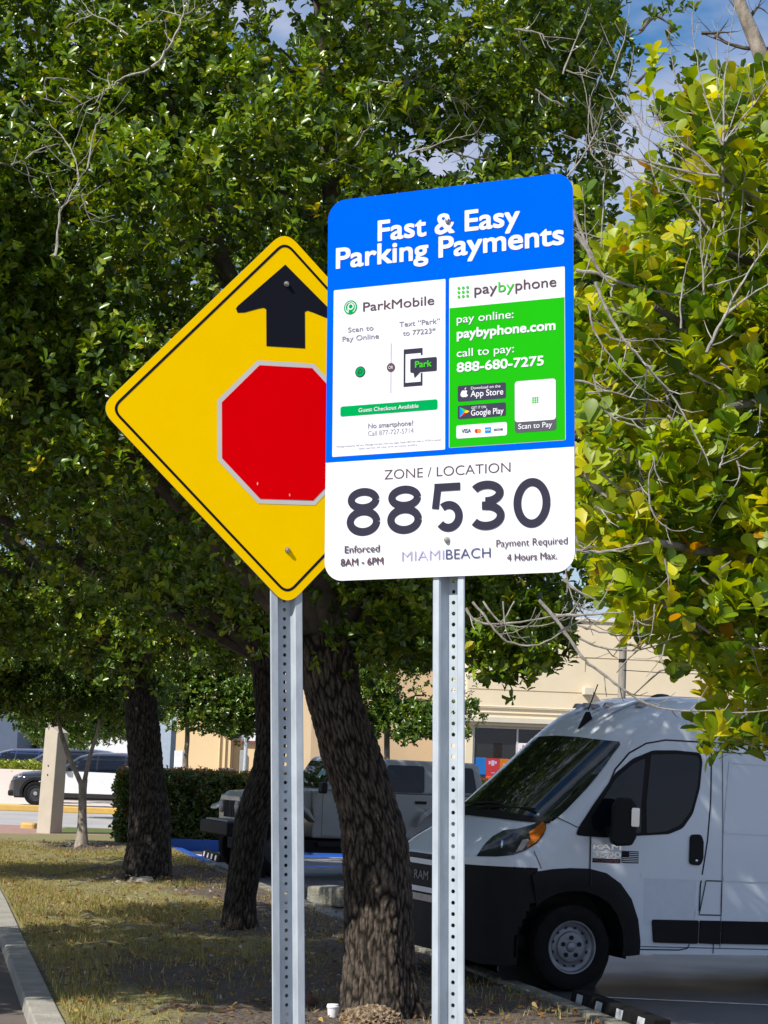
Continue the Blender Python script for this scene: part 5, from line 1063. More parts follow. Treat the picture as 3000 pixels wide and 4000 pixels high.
# side moulding in three lengths
for a, b in ((-.735, -1.20), (-1.212, -1.42), (-1.432, -2.90)):
    for s in (1, -1):
        mb = MB(); pl = rpoly([(a - (.025 if a > -.8 else 0), .055), (b, .05), (b, .252), (a, .252)], .02 if a > -.8 else .004, 3)
        mb.prism(pl, 0, 1, M_bplast, lambda x, z, c: (x, s * (abs(sk.side(x, z + HZ, 0, s)[1]) + .004 + .018 * c), z + HZ)); mb.build('side_moulding', van, bevel=.006)
mb = MB(); patch([(-.66, .20), (-1.15, .20), (-1.17, .62), (-.66, .60)], S(.0055), mat('faded_decal_patch', (0.64, 0.70, 0.77), (0.60, 0.66, 0.73), scale=14, rough=.45), '', van, .1, mb); mb.build('decal_patch', do, fixn=False)
mb = MB()
for s in (1, -1): ribbon([(-.62, .625), (-1.25, .62)], .05, S(.007, s), M_wpaint, mb, .06); ribbon([(-1.44, .62), (-4.6, .62)], .05, S(.007, s), M_wpaint, mb, .06); ribbon([(-1.44, 1.02), (-2.9, 1.02), (-2.9, 1.62), (-1.50, 1.64), (-1.44, 1.02)], .022, S(.006, s), M_wpaint, mb, .06)
mb.build('body_crease', van, smooth=True, autos=False, fixn=False)
def top_at(off):
    def f(x, y):
        h, n = sk.hit((x, y, 5), (0, 0, -1)); return None if h is None else h + n * off
    return f
for yy in (-.5, -.17, .17, .5):
    mb = MB(); ribbon([(-.50, yy * .92), (-.9, yy), (-4.5, yy)], .055, top_at(.014), M_wpaint, mb, .06); mb.build('roof_rib', van, smooth=True, autos=False, fixn=False)
# head lamps: near one set off the photograph, the other mirrored
ZH = lambda x, y: (1600 + x * .422, 3100 + y * .422)
lamp = [(622, 582), (700, 470), (770, 402), (870, 345), (1000, 330), (1130, 293), (1235, 252), (1262, 280), (1262, 330), (1240, 385), (1180, 460), (1080, 525), (960, 570), (800, 585)]
amb = [(1105, 365), (1170, 318), (1232, 265), (1254, 285), (1255, 330), (1234, 380), (1172, 450), (1090, 505), (1078, 490), (1122, 425)]
for s in (1, -1):
    def le(off): 
        def f(u, v):
            q = sk.eye(u, v, off); return None if q is None else Vector((q[0], q[1] * s, q[2]))
        return f
    lo = patch([ZH(*p) for p in lamp], le(.008), M_lamp, 'headlight', van, 14)
    patch([ZH(*p) for p in amb], le(.011), M_amber, 'turn_signal', lo, 14)
    mb = MB(); patch([ZH(*p) for p in ((1045, 435), (1095, 425), (1110, 440), (1040, 530), (980, 545))], le(.011), M_clear, '', van, 14, mb); mb.build('reflector', lo, fixn=False); mb = MB(); patch([ZH(*p) for p in ((850, 440), (868, 440), (862, 510), (845, 505))], le(.011), M_chrome, '', van, 14, mb); mb.build('light_guide', lo, fixn=False)
# nose: grille with its letters, bumper lip
mb = MB(); patch(rpoly([(-.52, .40), (.52, .40), (.585, .64), (-.585, .64)], .03, 3), Fr(.012), M_bplast, '', van, .1, mb); go = mb.build('grille', van, fixn=False)
mb = MB(); ribbon([(-.52, .40), (.52, .40), (.585, .64), (-.585, .64), (-.52, .40)], .045, Fr(.02), M_wpaint, mb, .05); ribbon([(-.5, .33), (.5, .33)], .06, Fr(.02), M_clear, mb, .05)
for z in (.455, .50, .56, .60): ribbon([(-.52, z), (.52, z)], .012, Fr(.016), M_seam, mb, .05)
mb.build('grille_frame', go, fixn=False)
mb = MB(); add_text(mb, 'RAM', -.16, .16, .485, .075, M_steel, lambda a, b: tuple(Fr(.022)(a, b) or (0, 0, 0))); mb.build('grille_lettering', go, fixn=False)
# roof: marker lamps, aerial
for y in (-.62, -.22, 0.0, .22, .62):
    x = -.62 - .14 * (abs(y) / .6) ** 1.5 - .02; h, n = sk.hit((x, y, 4), (0, 0, -1))
    mb = MB(); mb.box((0, 0, 0), (.11, .085, .045), M_clear, taper=.6); 
    mb.v = [(a + h[0], b + h[1], c + h[2] + .018) for a, b, c in mb.v]; mb.build('marker_lamp', van, bevel=.01)
h, n = sk.hit((-.36, .28, 4), (0, 0, -1))
mb = MB(); mb.prism([(0, 0), (-.13, 0), (-.10, .085), (-.075, .10)], -.018, .018, M_bplast, lambda a, b, c: (h[0] + a + .02, h[1] + c, h[2] + b + a * -.75 - .01)); mb.tube([(h[0] - .07, h[1], h[2] + .16), (h[0] - .16, h[1], h[2] + .40)], .006, M_bplast, 6); mb.build('aerial', van)
h, n = sk.hit((-1.5, -.3, 4), (0, 0, -1)); mb = MB(); mb.ball((h[0], h[1], h[2]), .12, M_bplast, 14, (1, .8, .45)); mb.build('roof_vent', van, smooth=True)
# --- the grey off-roader behind the trunk
M_jeep = mat('grey_paint', (0.25, 0.26, 0.255), (0.22, 0.23, 0.225), scale=1.5, rough=0.32, coat=0.4)
jp = empty('off_roader', veh_frame((1085, 3322), 32.9, 21.0, 0.3, .96, .42), 'boxy light grey off-road car parked behind the leaning trunk, with a black bumper', 'car')
def xz(profile, y0, y1, m, name, parent, bevel=.02, mirror=False, ytop=None):
    mb = MB(); mb.prism(profile, y0, y1, m, lambda a, b, c: (a, c * (1 if ytop is None else 1 - ytop * max(0, (b - 1.33))), b))
    if mirror: mb.prism(profile, -y1, -y0, m, lambda a, b, c: (a, c * (1 if ytop is None else 1 - ytop * max(0, (b - 1.33))), b))
    return mb.build(name, parent, bevel=bevel)
xz([(-.62, .62), (-.62, 1.38), (-3.66, 1.36), (-3.66, .72), (-2.5, .62)], -.79, .79, M_jeep, 'body', jp, .03)
cab = xz([(-.80, 1.37), (-1.08, 1.88), (-1.14, 1.93), (-3.45, 1.915), (-3.54, 1.87), (-3.66, 1.365)], -.775, .775, M_jeep, 'hard_top', jp, .035, ytop=.12)
hood = MB(); hood.prism([(-.66, 1.0), (-.66, 1.385), (-.1, 1.36), (.40, 1.31), (.50, 1.24), (.50, .90), (-.2, .9)], -1, 1, M_jeep, lambda a, b, c: (a, c * (.70 - .10 * (a + .66)), b)); hood.build('bonnet', jp, bevel=.04)
gr = MB(); gr.prism([(-.60, .82), (.60, .82), (.62, 1.12), (.50, 1.255), (-.50, 1.255), (-.62, 1.12)], .50, .56, M_jeep, lambda a, b, c: (c - .05 * abs(a), a, b)); go = gr.build('grille', jp, bevel=.02)
mb = MB()
for k in range(7): mb.box((.562 - .05 * abs(-.24 + .08 * k), -.24 + .08 * k, 1.03), (.01, .045, .27), M_seam)
mb.build('grille_slot', go, fixn=False)
for s in (1, -1):
    mb = MB(); mb.lathe([(.105, 0), (.105, .02), (.09, .035), (.001, .05)], M_clear, 'x', (.535, s * .43, 1.06), 20); mb.build('headlight', jp, smooth=True)
    mb = MB(); mb.prism([(-.62, .86), (-.52, 1.06), (-.42, 1.12), (.42, 1.12), (.56, 1.06), (.58, 1.0), (.40, 1.05), (-.40, 1.05), (-.48, .98)], s * .60, s * .97, M_jeep, lambda a, b, c: (a, c, b)); mb.build('fender', jp, bevel=.02)
    mb = MB(); mb.prism([(-3.62, .88), (-3.52, 1.08), (-3.40, 1.14), (-2.56, 1.14), (-2.42, 1.02), (-2.36, .84), (-2.50, .98), (-2.62, 1.07), (-3.36, 1.07)], s * .74, s * .97, M_jeep, lambda a, b, c: (a, c, b)); mb.build('fender', jp, bevel=.02)
    for hx in (0.0, -2.947): wheel(jp, hx, s * .84, .42, .42, .26, .23, s, 'alloy')
    mb = MB(); mb.box((-.70, s * 1.0, 1.43), (.10, .22, .18), M_bplast); mb.build('mirror', jp, bevel=.03)
    # doors
    for (a, b, w0, w1) in ((-.78, -1.76, -.98, -1.68), (-1.80, -2.62, -1.90, -2.55)):
        pl = [(a, .66), (a, 1.36), (b, 1.36), (b, .92 if b < -2 else .66), (b + (.25 if b < -2 else 0), .66)]
        mb = MB(); mb.prism(pl, s * .789, s * .802, M_jeep, lambda x, z, c: (x, c, z)); dr = mb.build('door', jp, bevel=.006)
        mb = MB(); mb.prism(rpoly([(w0, 1.40), (w0 - (.24 if a > -1 else 0), 1.835), (w1, 1.835), (w1, 1.40)], .05, 3), 0, .01, M_glass, lambda x, z, c: (x, s * (.779 * (1 - .12 * (z - 1.33)) + c + .002), z)); mb.build('window', dr, fixn=True)
        mb = MB(); mb.box((b + .14, s * .82, 1.24), (.20, .035, .045), M_bplast); mb.build('door_handle', dr, bevel=.01)
    mb = MB(); mb.prism(rpoly([(-2.80, 1.42), (-2.80, 1.835), (-3.42, 1.83), (-3.50, 1.42)], .05, 3), 0, .01, M_glass, lambda x, z, c: (x, s * (.779 * (1 - .12 * (z - 1.33)) + c + .002), z)); mb.build('window', cab)
mb = MB(); mb.add([(-.79 + .012, y, 1.42) if k < 2 else (-1.06 + .012, y * .93, 1.85) for k, y in enumerate((-.68, .68, .68, -.68))], [(0, 1, 2, 3)], M_wsglass); w_ = mb.build('windscreen', jp, solid=.01)
mb = MB()
for p in ((-.2, 1.58), (-.02, 1.62), (.12, 1.56), (.22, 1.66)): mb.add([(-.93 - (z - 1.64) * .62 + .02, p[0] + .30 + y, z + p[1] - 1.6) for y, z in ((-.09, 1.58), (.09, 1.56), (.07, 1.70), (-.06, 1.72))], [(0, 1, 2, 3)], mat('sun_shade_teal', (.16, .33, .30), (.12, .27, .25), rough=.6))
mb.build('sun_shade', w_, fixn=False)
mb = MB(); mb.box((.70, 0, .72), (.20, 1.55, .22), M_bplast); bo = mb.build('bumper', jp, bevel=.03)
mb = MB(); mb.box((.64, 0, .845), (.22, 1.2, .03), M_steel); mb.build('bumper_plate', bo, bevel=.01)
mb = MB(); mb.box((-1.6, 0, .48), (3.9, 1.3, .20), M_seam); mb.build('chassis', jp)
mb = MB(); mb.box((-1.7, .80, .52), (2.0, .10, .09), M_bplast); mb.build('side_step', jp, bevel=.02)

# --- cars across the street
M_black_paint = mat('black_car_paint', (0.010, 0.011, 0.016), rough=0.14, coat=0.8); M_navy_paint = mat('navy_car_paint', (0.012, 0.025, 0.075), rough=0.16, coat=0.8); M_cwhite = mat('clean_white_paint', (0.74, 0.75, 0.77), rough=0.25, coat=0.4)
def wagon(name, label, mw, paint, tall=1.0, doors=None, group=None):
    r = empty(name, mw, label, 'car', group); xs = np.linspace(-4.05, .92, 80)
    hole = lambda c: abs(c[1]) > .5 and any((c[0] - hx) ** 2 + (c[2] - .37) ** 2 < .43 ** 2 for hx in (0, -3.02))
    t = tall
    mb = loft_body(xs, [(-4.05, .80), (-3.8, .93), (-3, .97), (-.2, .97), (.4, .93), (.7, .80), (.85, .62), (.92, .50)],
        [(.92, .70), (.80, .92), (.55, 1.02), (-.1, 1.10), (-.60, 1.16), (-1.25, 1.60 * t), (-1.7, 1.71 * t), (-2.6, 1.73 * t), (-3.5, 1.66 * t), (-3.85, 1.30), (-4.05, .95)],
        [(.92, .26), (-4.05, .30)], [(.92, .2), (.3, .25), (-.6, .35), (-1.3, .62), (-3.5, .60), (-4.05, .4)], [(.92, 2.6), (-.6, 3.0), (-1.5, 3.2), (-4.05, 3.0)], lambda z: 1 - .20 * max(0, z - 1.08), [paint], lambda c: 0, hole)
    b = mb.build('body', r, smooth=True, autos=False); k = Skin(b)
    for s in (1, -1):
        sd = lambda off: (lambda x, z: k.side(x, z, off, s))
        for hx in (0, -3.02): wheel(r, hx, s * .86, .37, .37, .24, .24, s, 'alloy')
        for wnd in ([(-.86, 1.16), (-1.30, 1.50 * t), (-1.55, 1.58 * t), (-1.86, 1.60 * t), (-1.86, 1.14)], [(-1.92, 1.14), (-1.92, 1.60 * t), (-2.72, 1.60 * t), (-2.78, 1.13)], [(-2.84, 1.13), (-2.80, 1.59 * t), (-3.40, 1.52 * t), (-3.56, 1.16)]):
            patch(wnd, sd(.006), M_glass, 'window', r, .12)
        if doors: patch([(-.62, .42), (-.62, 1.02), (-.8, 1.10), (-2.86, 1.08), (-2.70, .75), (-2.5, .42)], sd(.005), doors, 'door', r, .12)
        a = np.linspace(-.2, math.pi + .2, 14)
        for hx in (0, -3.02):
            mb = MB(); mb.add([(hx + q * math.cos(t_), s * (.955 + .012), .37 + q * math.sin(t_)) for q in (.415, .50) for t_ in a], [(i, i + 1, 15 + i, 14 + i) for i in range(13)], M_bplast); mb.build('arch_trim', r, fixn=False)
        mb = MB(); mb.box((-.95, s * 1.02, 1.16), (.16, .20, .15), paint); mb.build('mirror', r, bevel=.03)
        lp = patch([(.60, .82), (.88, .74), (.86, .84), (.70, .93), (.48, .97), (.45, .90)], sd(.006), M_clear, 'headlight', r, .1)
    patch([(-.70, 1.14), (.70, 1.14), (.60, 1.55 * t), (-.60, 1.55 * t)], lambda y, z: k.front(y, z, .006), M_wsglass, 'windscreen', r, .15)
    mb = MB(); mb.box((-1.5, 0, .30), (4.4, 1.5, .16), M_seam); mb.build('chassis', r)
    mb = MB(); mb.box((.80, 0, .36), (.22, 1.5, .18), M_bplast); mb.build('bumper', r, bevel=.05)
    return r
wagon('patrol_car', 'black and white estate car parked across the street behind the concrete column', veh_frame((137, 3107), 64.9, 0, 0, .98, .37 - .06), M_black_paint, 1.0, M_cwhite)
wagon('dark_car', 'glossy black car, only its roof showing above the low white wall', veh_frame((28, 3060), 73.5, -4, 0, .98, .37), M_black_paint, .98)
wagon('blue_car', 'dark blue car at the left edge, its roof just above the clipped green hedge', veh_frame((-140, 3050), 78.5, -3, 0, .98, .37), M_navy_paint, .97)

# ------------------------------------------------------------------ buildings
M_beige = mat('beige_stucco', (0.72, 0.61, 0.43), (0.68, 0.575, 0.40), scale=1.2, rough=0.9, bump=0.004, bscale=50)
M_beige_shade = mat('shaded_beige_stucco', (0.50, 0.37, 0.23), (0.46, 0.34, 0.21), scale=1.2, rough=0.9)  # darker beige: paints the shade on the left wall, also colours the joints
M_trim = mat('cream_trim', (0.64, 0.58, 0.46), (0.58, 0.52, 0.41), scale=2, rough=0.8)
def frame2(o, yaw):
    c, s = math.cos(rad(yaw)), math.sin(rad(yaw)); return Matrix(((c, -s, 0, o[0]), (s, c, 0, o[1]), (0, 0, 1, 0), (0, 0, 0, 1)))
bs = P(1822, 2800, 62.0); shop = empty('shop_building', frame2(bs, 9.0), 'beige flat-roofed shop with a cream ledge above dark display windows, behind the van', 'building')
mb = MB(); W0, W1 = 0.22, 9.5      # window opening along the front
mb.box((W0 / 2, 4, 1.5), (W0, 8, 3.0), M_beige); mb.box(((W1 + 16) / 2, 4, 1.5), (16 - W1, 8, 3.0), M_beige); mb.box((8, 4, 4.65), (16, 8, 3.3), M_beige); mb.box(((W0 + W1) / 2, .15, .3), (W1 - W0, .3, .6), M_beige); mb.box(((W0 + W1) / 2, 5.5, 1.8), (W1 - W0, 5, 2.4), M_seam)
mb.box((-2.2, 6.15, 2.9), (4.395, 7.7, 5.8), M_beige_shade)  # set-back part, its shade put into the colour
wl = mb.build('wall', shop, fixn=False)
mb = MB(); mb.box((8, 4, 6.34), (16.12, 8.12, .10), M_trim); mb.build('coping', shop, bevel=.02)
mb = MB(); mb.box((7.95, -.14, 3.20), (16.2, .30, .17), M_trim); mb.box((7.95, -.09, 3.07), (16.1, .20, .09), M_beige); mb.box((8.1, -.02, 3.42), (15.7, .05, .03), M_trim); mb.build('ledge', shop, bevel=.015)
mb = MB(); mb.box((8, -.006, 4.12), (15.9, .012, .02), M_beige_shade); mb.box((8, -.006, 5.2), (15.9, .012, .02), M_beige_shade); mb.build('wall_joint', shop)
mb = MB(); mb.tube([(.2, -.05, 3.60), (9, -.05, 3.60)], .025, M_trim, 8); mb.tube([(.2, -.05, 3.60), (.2, .0, 3.60)], .025, M_trim, 8); mb.build('conduit', shop, fixn=False)
mb = MB(); mb.box((3.70, -.16, 4.17), (.27, .32, .22), M_trim); mb.build('vent_box', shop, bevel=.01)
mb = MB(); mb.tube([(-2.55, 2.22, 0), (-2.55, 2.22, 4.5)], .07, M_trim, 10); mb.build('downpipe', shop, fixn=False)
M_alum = mat('window_aluminium', (0.62, 0.60, 0.55), rough=0.5, metal=0.2)
mb = MB()
for x in (W0 + .03, 1.60, 4.2, 6.8, W1 - .03): mb.box((x, .08, 1.8), (.055, .09, 2.4), M_alum)
mb.box(((W0 + W1) / 2, .08, 2.97), (W1 - W0, .085, .05), M_alum); mb.box(((W0 + W1) / 2, .08, .63), (W1 - W0, .085, .06), M_alum)
fr = mb.build('window_frame', shop, fixn=False)
for a, b in ((W0 + .06, 1.57), (1.63, 4.17), (4.23, 6.77), (6.83, W1 - .06)):
    mb = MB(); mb.box(((a + b) / 2, .10, 1.8), (b - a, .012, 2.28), glass_mat('shop_glass', (0.018, 0.018, 0.018), .02)); mb.build('window', shop)
def poster(label, x0, x1, z0, z1, m, bits=()):
    mb = MB(); mb.box(((x0 + x1) / 2, .082, (z0 + z1) / 2), (x1 - x0, .006, z1 - z0), m); po = mb.build('window_poster', shop); po['label'] = label
    if bits:
        mb = MB()
        for (a, b, c, d_, mm) in bits: mb.add([(p, .078, q) for p, q in rrect(a, b, c, d_, min(c - a, d_ - b) * .25, 3)], [tuple(range(16))], mm)
        mb.build('poster_print', po, fixn=False)
M_red = mat('poster_red', (0.45, 0.03, 0.035), rough=.4); M_orange = mat('poster_orange', (0.50, 0.15, 0.012), rough=.4); M_pblue = mat('poster_blue', (0.01, 0.14, 0.45), rough=.4); M_flame = mat('poster_flame', (0.85, 0.09, 0.03), rough=.4); M_pl = mat('poster_lilac', (0.45, 0.38, 0.55), rough=.5)
poster('blue strip poster', .28, .66, 1.55, 2.06, M_pblue); poster('red poster with pale print', .665, 1.08, 1.52, 2.04, M_red, ((.74, 1.86, .80, 1.96, M_pl), (.82, 1.82, .92, 1.98, M_pl), (.93, 1.88, .99, 1.96, M_pl), (.83, 1.60, .93, 1.62, M_pl)))
poster('orange poster with pale print', 1.085, 1.555, 1.30, 2.04, M_orange, ((1.18, 1.86, 1.50, 1.89, M_pl), (1.30, 1.89, 1.36, 1.93, M_pl), (1.22, 1.5, 1.44, 1.74, M_pl))); poster('bright orange-red poster', .665, 1.08, 1.20, 1.515, M_flame, ((.70, 1.28, .98, 1.31, M_pl),))
mb = MB(); mb.add([(x, .076, z) for x, z in circ(1.09, 1.58, .085, 18)], [tuple(range(18))], M_pblue); mb.build('window_sticker', shop, fixn=False)
# left of it
b0 = P(690, 2950, 75.0); lb = empty('beige_building', frame2((b0[0], b0[1]), 0), 'pale yellow-beige building with downpipes, above the hedge left of the yellow sign post', 'building')
mb = MB(); mb.box((.95, 3, 3), (2.0, 6, 6), mat('yellow_stucco', (.66, .50, .29), (.62, .47, .27), scale=1, rough=.9)); mb.box((3.3, 3.2, 1.16), (2.69, 5.5, 2.32), MATS['yellow_stucco']); mb.build('wall', lb, fixn=False)
mb = MB(); mb.box((3.3, 3.15, 2.36), (2.8, 5.7, .08), mat('red_coping', (.22, .06, .05), rough=.7)); mb.build('coping', lb)
for x, y in ((1.55, -.06), (1.75, -.06), (1.98, .3)):
    mb = MB(); mb.tube([(x, y, 0), (x, y, 3.2)], .035, MATS['yellow_stucco'], 8); mb.build('downpipe', lb, fixn=False)
mb = MB(); mb.box((2.35, .35, 1.55), (.16, .16, 1.0), mat('meter_grey', (.30, .30, .29), rough=.6)); mb.build('meter_box', lb, bevel=.02)
M_far = mat('far_white_wall', (.72, .72, .74), (.66, .67, .70), scale=.4, rough=.9); M_farblue = mat('far_blue_wall', (.36, .43, .52), rough=.9); M_farwin = mat('far_window', (.05, .07, .10), rough=.3)
def block(name, label, x0, x1, Y, h, m, d=10, win=()):
    o = empty(name, (0, 0, 0), label, 'building'); mb = MB(); mb.box(((x0 + x1) / 2, Y + d / 2, h / 2), (x1 - x0, d, h), m); mb.build('wall', o)
    for a, b, c, e in win:
        mb = MB(); mb.box(((a + b) / 2, Y - .02, (c + e) / 2), (b - a, .06, e - c), M_farwin); mb.build('window', o)
    mb = MB(); mb.box(((x0 + x1) / 2, Y + d / 2, h + .1), (x1 - x0 + .3, d + .3, .22), M_trim); mb.build('coping', o); return o
block('white_building', 'white building at the far left edge beyond the parked cars', -27, -17.6, 95, 7, M_far, win=((-21, -19.5, 2, 4),))
block('grey_blue_building', 'grey-blue building beside the white one at the far left', -17.4, -16.0, 92, 3.6, mat('slate_wall', (.09, .12, .18), rough=.9))
block('pale_building', 'long white building glimpsed through the small forked tree', -15.6, -9.6, 96, 5.2, M_far, win=((-14.6, -13.8, 2.4, 3.6), (-13.2, -12.4, 2.4, 3.6), (-11.8, -11, 2.4, 3.6)))
block('light_blue_building', 'light blue building to the right of the thick left trunk', -9.4, -7.9, 88, 3.6, M_farblue, d=6, win=((-8.75, -8.55, 1.2, 3.2),))
block('tall_grey_building', 'pale grey building behind the shop and the parked cars', -7.5, 10, 120, 6, M_far, win=((-4, -3, 2, 3.4), (-2, -1, 2, 3.4)))
# low wall with clipped hedge
mb = MB(); mb.box((-21, 69.0, .57), (21, .3, 1.14), mat('pinkish_wall', (.66, .56, .52), (.60, .51, .47), scale=1, rough=.9)); o = mb.build('low_wall'); tag(o, 'low pinkish-white wall behind the black and white car', 'wall')
g = np.random.default_rng(8)
q = np.stack([g.uniform(-31, -10.6, 5200), g.uniform(68.9, 70.3, 5200), g.uniform(1.0, 1.38, 5200)], 1)
hg = empty('clipped_hedge', (-20, 69.6, 1.0), 'bright yellow-green clipped hedge on top of the low wall at the left', 'hedge'); foliage('foliage', hg, q - np.array([-20, 69.6, 1.0]), unit(g.normal(0, .5, q.shape) + np.array([0, -.2, 1])), 5, .11, [(.16, .22, .01, 3), (.24, .27, .012, 2)], M_leafA, seed=4)
# big hedge behind the lawn
hx0, hx1 = -5.15, 3.2
hd = empty('hedge', (-2, 42.6, 0), 'tall trimmed dark green hedge with reddish top, across the end of the lawn', 'hedge')
n = 9500; q = np.stack([g.uniform(hx0, hx1, n), g.uniform(41.75, 43.3, n), g.uniform(.06, 1.47, n)], 1); face = g.random(n)
q[face < .45, 1] = 41.7 + g.normal(0, .06, (face < .45).sum()); q[(face > .45) & (face < .62), 2] = 1.44 + g.normal(0, .035, ((face > .45) & (face < .62)).sum()); e_ = face > .93; q[e_, 0] = hx0 + g.normal(0, .06, e_.sum())
q[:, 1] += (q[:, 0] - hx0) * .0
ax = unit(g.normal(0, .45, q.shape) + np.array([-.1, -.75, .5]))
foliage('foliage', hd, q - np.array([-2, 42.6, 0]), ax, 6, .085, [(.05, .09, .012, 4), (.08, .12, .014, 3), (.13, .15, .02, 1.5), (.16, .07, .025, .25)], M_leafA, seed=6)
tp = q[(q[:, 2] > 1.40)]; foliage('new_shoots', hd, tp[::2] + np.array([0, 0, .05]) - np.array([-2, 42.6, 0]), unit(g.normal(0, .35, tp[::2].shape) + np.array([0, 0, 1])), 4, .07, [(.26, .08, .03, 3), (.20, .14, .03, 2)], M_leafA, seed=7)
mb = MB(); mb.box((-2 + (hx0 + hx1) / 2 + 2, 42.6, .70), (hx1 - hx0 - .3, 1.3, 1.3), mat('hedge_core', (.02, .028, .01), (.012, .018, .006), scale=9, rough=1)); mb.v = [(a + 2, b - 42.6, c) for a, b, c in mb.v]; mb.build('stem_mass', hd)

# ------------------------------------------------------------------ street furniture and small things
cb = G(194, 3260); col_o = empty('concrete_column', frame2(cb, -33), 'beige slanted concrete column with a cut-off top at the left, one face in shadow', 'column')
mb = MB(); hB, wB = 2.42, .40
def colv(x, y, z): return (x + z * .036, y, z)
V = [colv(-wB, 0, -.05), colv(0, 0, -.05), colv(0, .40, -.05), colv(-wB, .40, -.05), colv(-wB + .02, 0, 2.46), colv(0, 0, 2.24), colv(0, .36, 2.24), colv(-wB + .02, .36, 2.46)]
mb.add(V, [(3, 2, 1, 0), (4, 5, 6, 7), (0, 1, 5, 4), (1, 2, 6, 5), (2, 3, 7, 6), (3, 0, 4, 7)], mat('column_concrete', (.45, .40, .325), (.40, .355, .285), scale=3, rough=.9, bump=.004, bscale=40)); mb.build('shaft', col_o, bevel=.015)
for z in (1.30, 1.50):
    mb = MB(); mb.lathe([(.022, -.004), (.001, -.006)], M_seam, 'y', (-.2 + z * .036, 0, z), 10); mb.build('tie_hole', col_o, fixn=False)
pp = P(2425, 2550, 58.0); up = empty('utility_pole', (pp[0], pp[1], 0), 'weathered grey wooden utility pole with a black band, in front of the beige shop', 'pole')
mb = MB(); mb.tube([(0, 0, 0), (.05, 0, 4), (.10, 0, 10)], [.125, .112, .095], mat('weathered_wood', (.34, .31, .26), (.20, .18, .15), scale=9, rough=.9, stretch=(1, 1, .12)), 14); mb.build('shaft', up, smooth=True)
mb = MB(); mb.tube([(.06, 0, 4.85), (.06, 0, 4.95)], .118, M_bplast, 14); mb.build('band', up)
mb = MB(); mb.tube([(.06, -.1, 4.63), (1.2, 0, 4.6), (4.0, .4, 4.62)], .012, M_bplast, 5); mb.build('cable', up, fixn=False)
pp = P(955, 2960, 60.0); up = empty('steel_pole', (pp[0], pp[1], 0), 'grey steel pole above the hedge, just left of the person in blue', 'pole')
mb = MB(); mb.tube([(0, 0, 0), (.08, 0, 6)], [.06, .05], M_galv, 12); mb.build('shaft', up, smooth=True); mb = MB(); mb.tube([(.0, 0, 0), (.0, 0, .3)], [.10, .08], M_galv, 12); mb.build('base', up)
pp = P(2043, 2933, 60.6); nf = empty('no_parking_sign', frame2(pp, 4), 'small white sign with red print on twin thin posts by the shop window', 'road sign'); zc = pp[2]
for x in (-.035, .035):
    mb = MB(); mb.box((x, .01, zc / 2), (.022, .02, zc + .3), M_trim); mb.build('post', nf)
mb = MB(); mb.prism(rrect(-.15, zc - .225, .15, zc + .225, .03, 4), -.004, 0, M_cwhite, lambda a, b, c: (a, c, b)); pn = mb.build('panel', nf)
mb = MB(); mr_, mt_ = mat('sign_red', (.6, .12, .10), rough=.5), mat('sign_teal', (.25, .5, .5), rough=.5)
mb.add([(a, -.006, b + zc) for a, b in ((-.045, .10), (.05, .10), (.02, .17), (-.005, .19))], [(0, 1, 2, 3)], mr_)
for z, w, m in ((.05, .11, mr_), (.0, .08, mr_), (-.06, .10, mt_), (-.11, .09, mt_), (-.17, .11, mr_)): mb.box((0, -.006, zc + z), (w * 2, .002, .018), m)
mb.build('print', pn, fixn=False)
bx = P(888, 3018, 50.0); ub = empty('utility_box', (bx[0], bx[1], 0), 'dark brown box on a post rising just above the hedge', 'box')
mb = MB(); mb.box((0, 0, bx[2]), (.34, .3, .22), mat('brown_box', (.10, .08, .07), (.07, .055, .05), rough=.6)); mb.build('casing', ub, bevel=.02); mb = MB(); mb.tube([(0, 0, 0), (0, 0, bx[2])], .06, MATS['brown_box'], 8); mb.build('leg', ub)
cx_ = P(698, 2985, 62.0); ub = empty('white_cabinet', (cx_[0], cx_[1], 0), 'narrow white utility cabinet above the hedge right of the thick trunk', 'cabinet')
mb = MB(); mb.box((0, 0, .95), (.26, .3, 1.98), M_cwhite); mb.build('casing', ub, bevel=.02); mb = MB(); mb.box((.02, -.16, 1.1), (.20, .02, 1.3), M_far); mb.build('door', ub)
yk = G(108, 3238); o = MB(); o.prism(rpoly([(-.16, -.2), (.22, -.30), (.26, .05), (-.12, .22)], .12, 4), -.02, .15, M_ykerb, lambda a, b, c: (a, b, c)); ob = o.build('kerb_end', bevel=.04); ob.location = (yk[0], yk[1], 0); tag(ob, 'yellow painted rounded kerb end beside the concrete column', 'kerb')
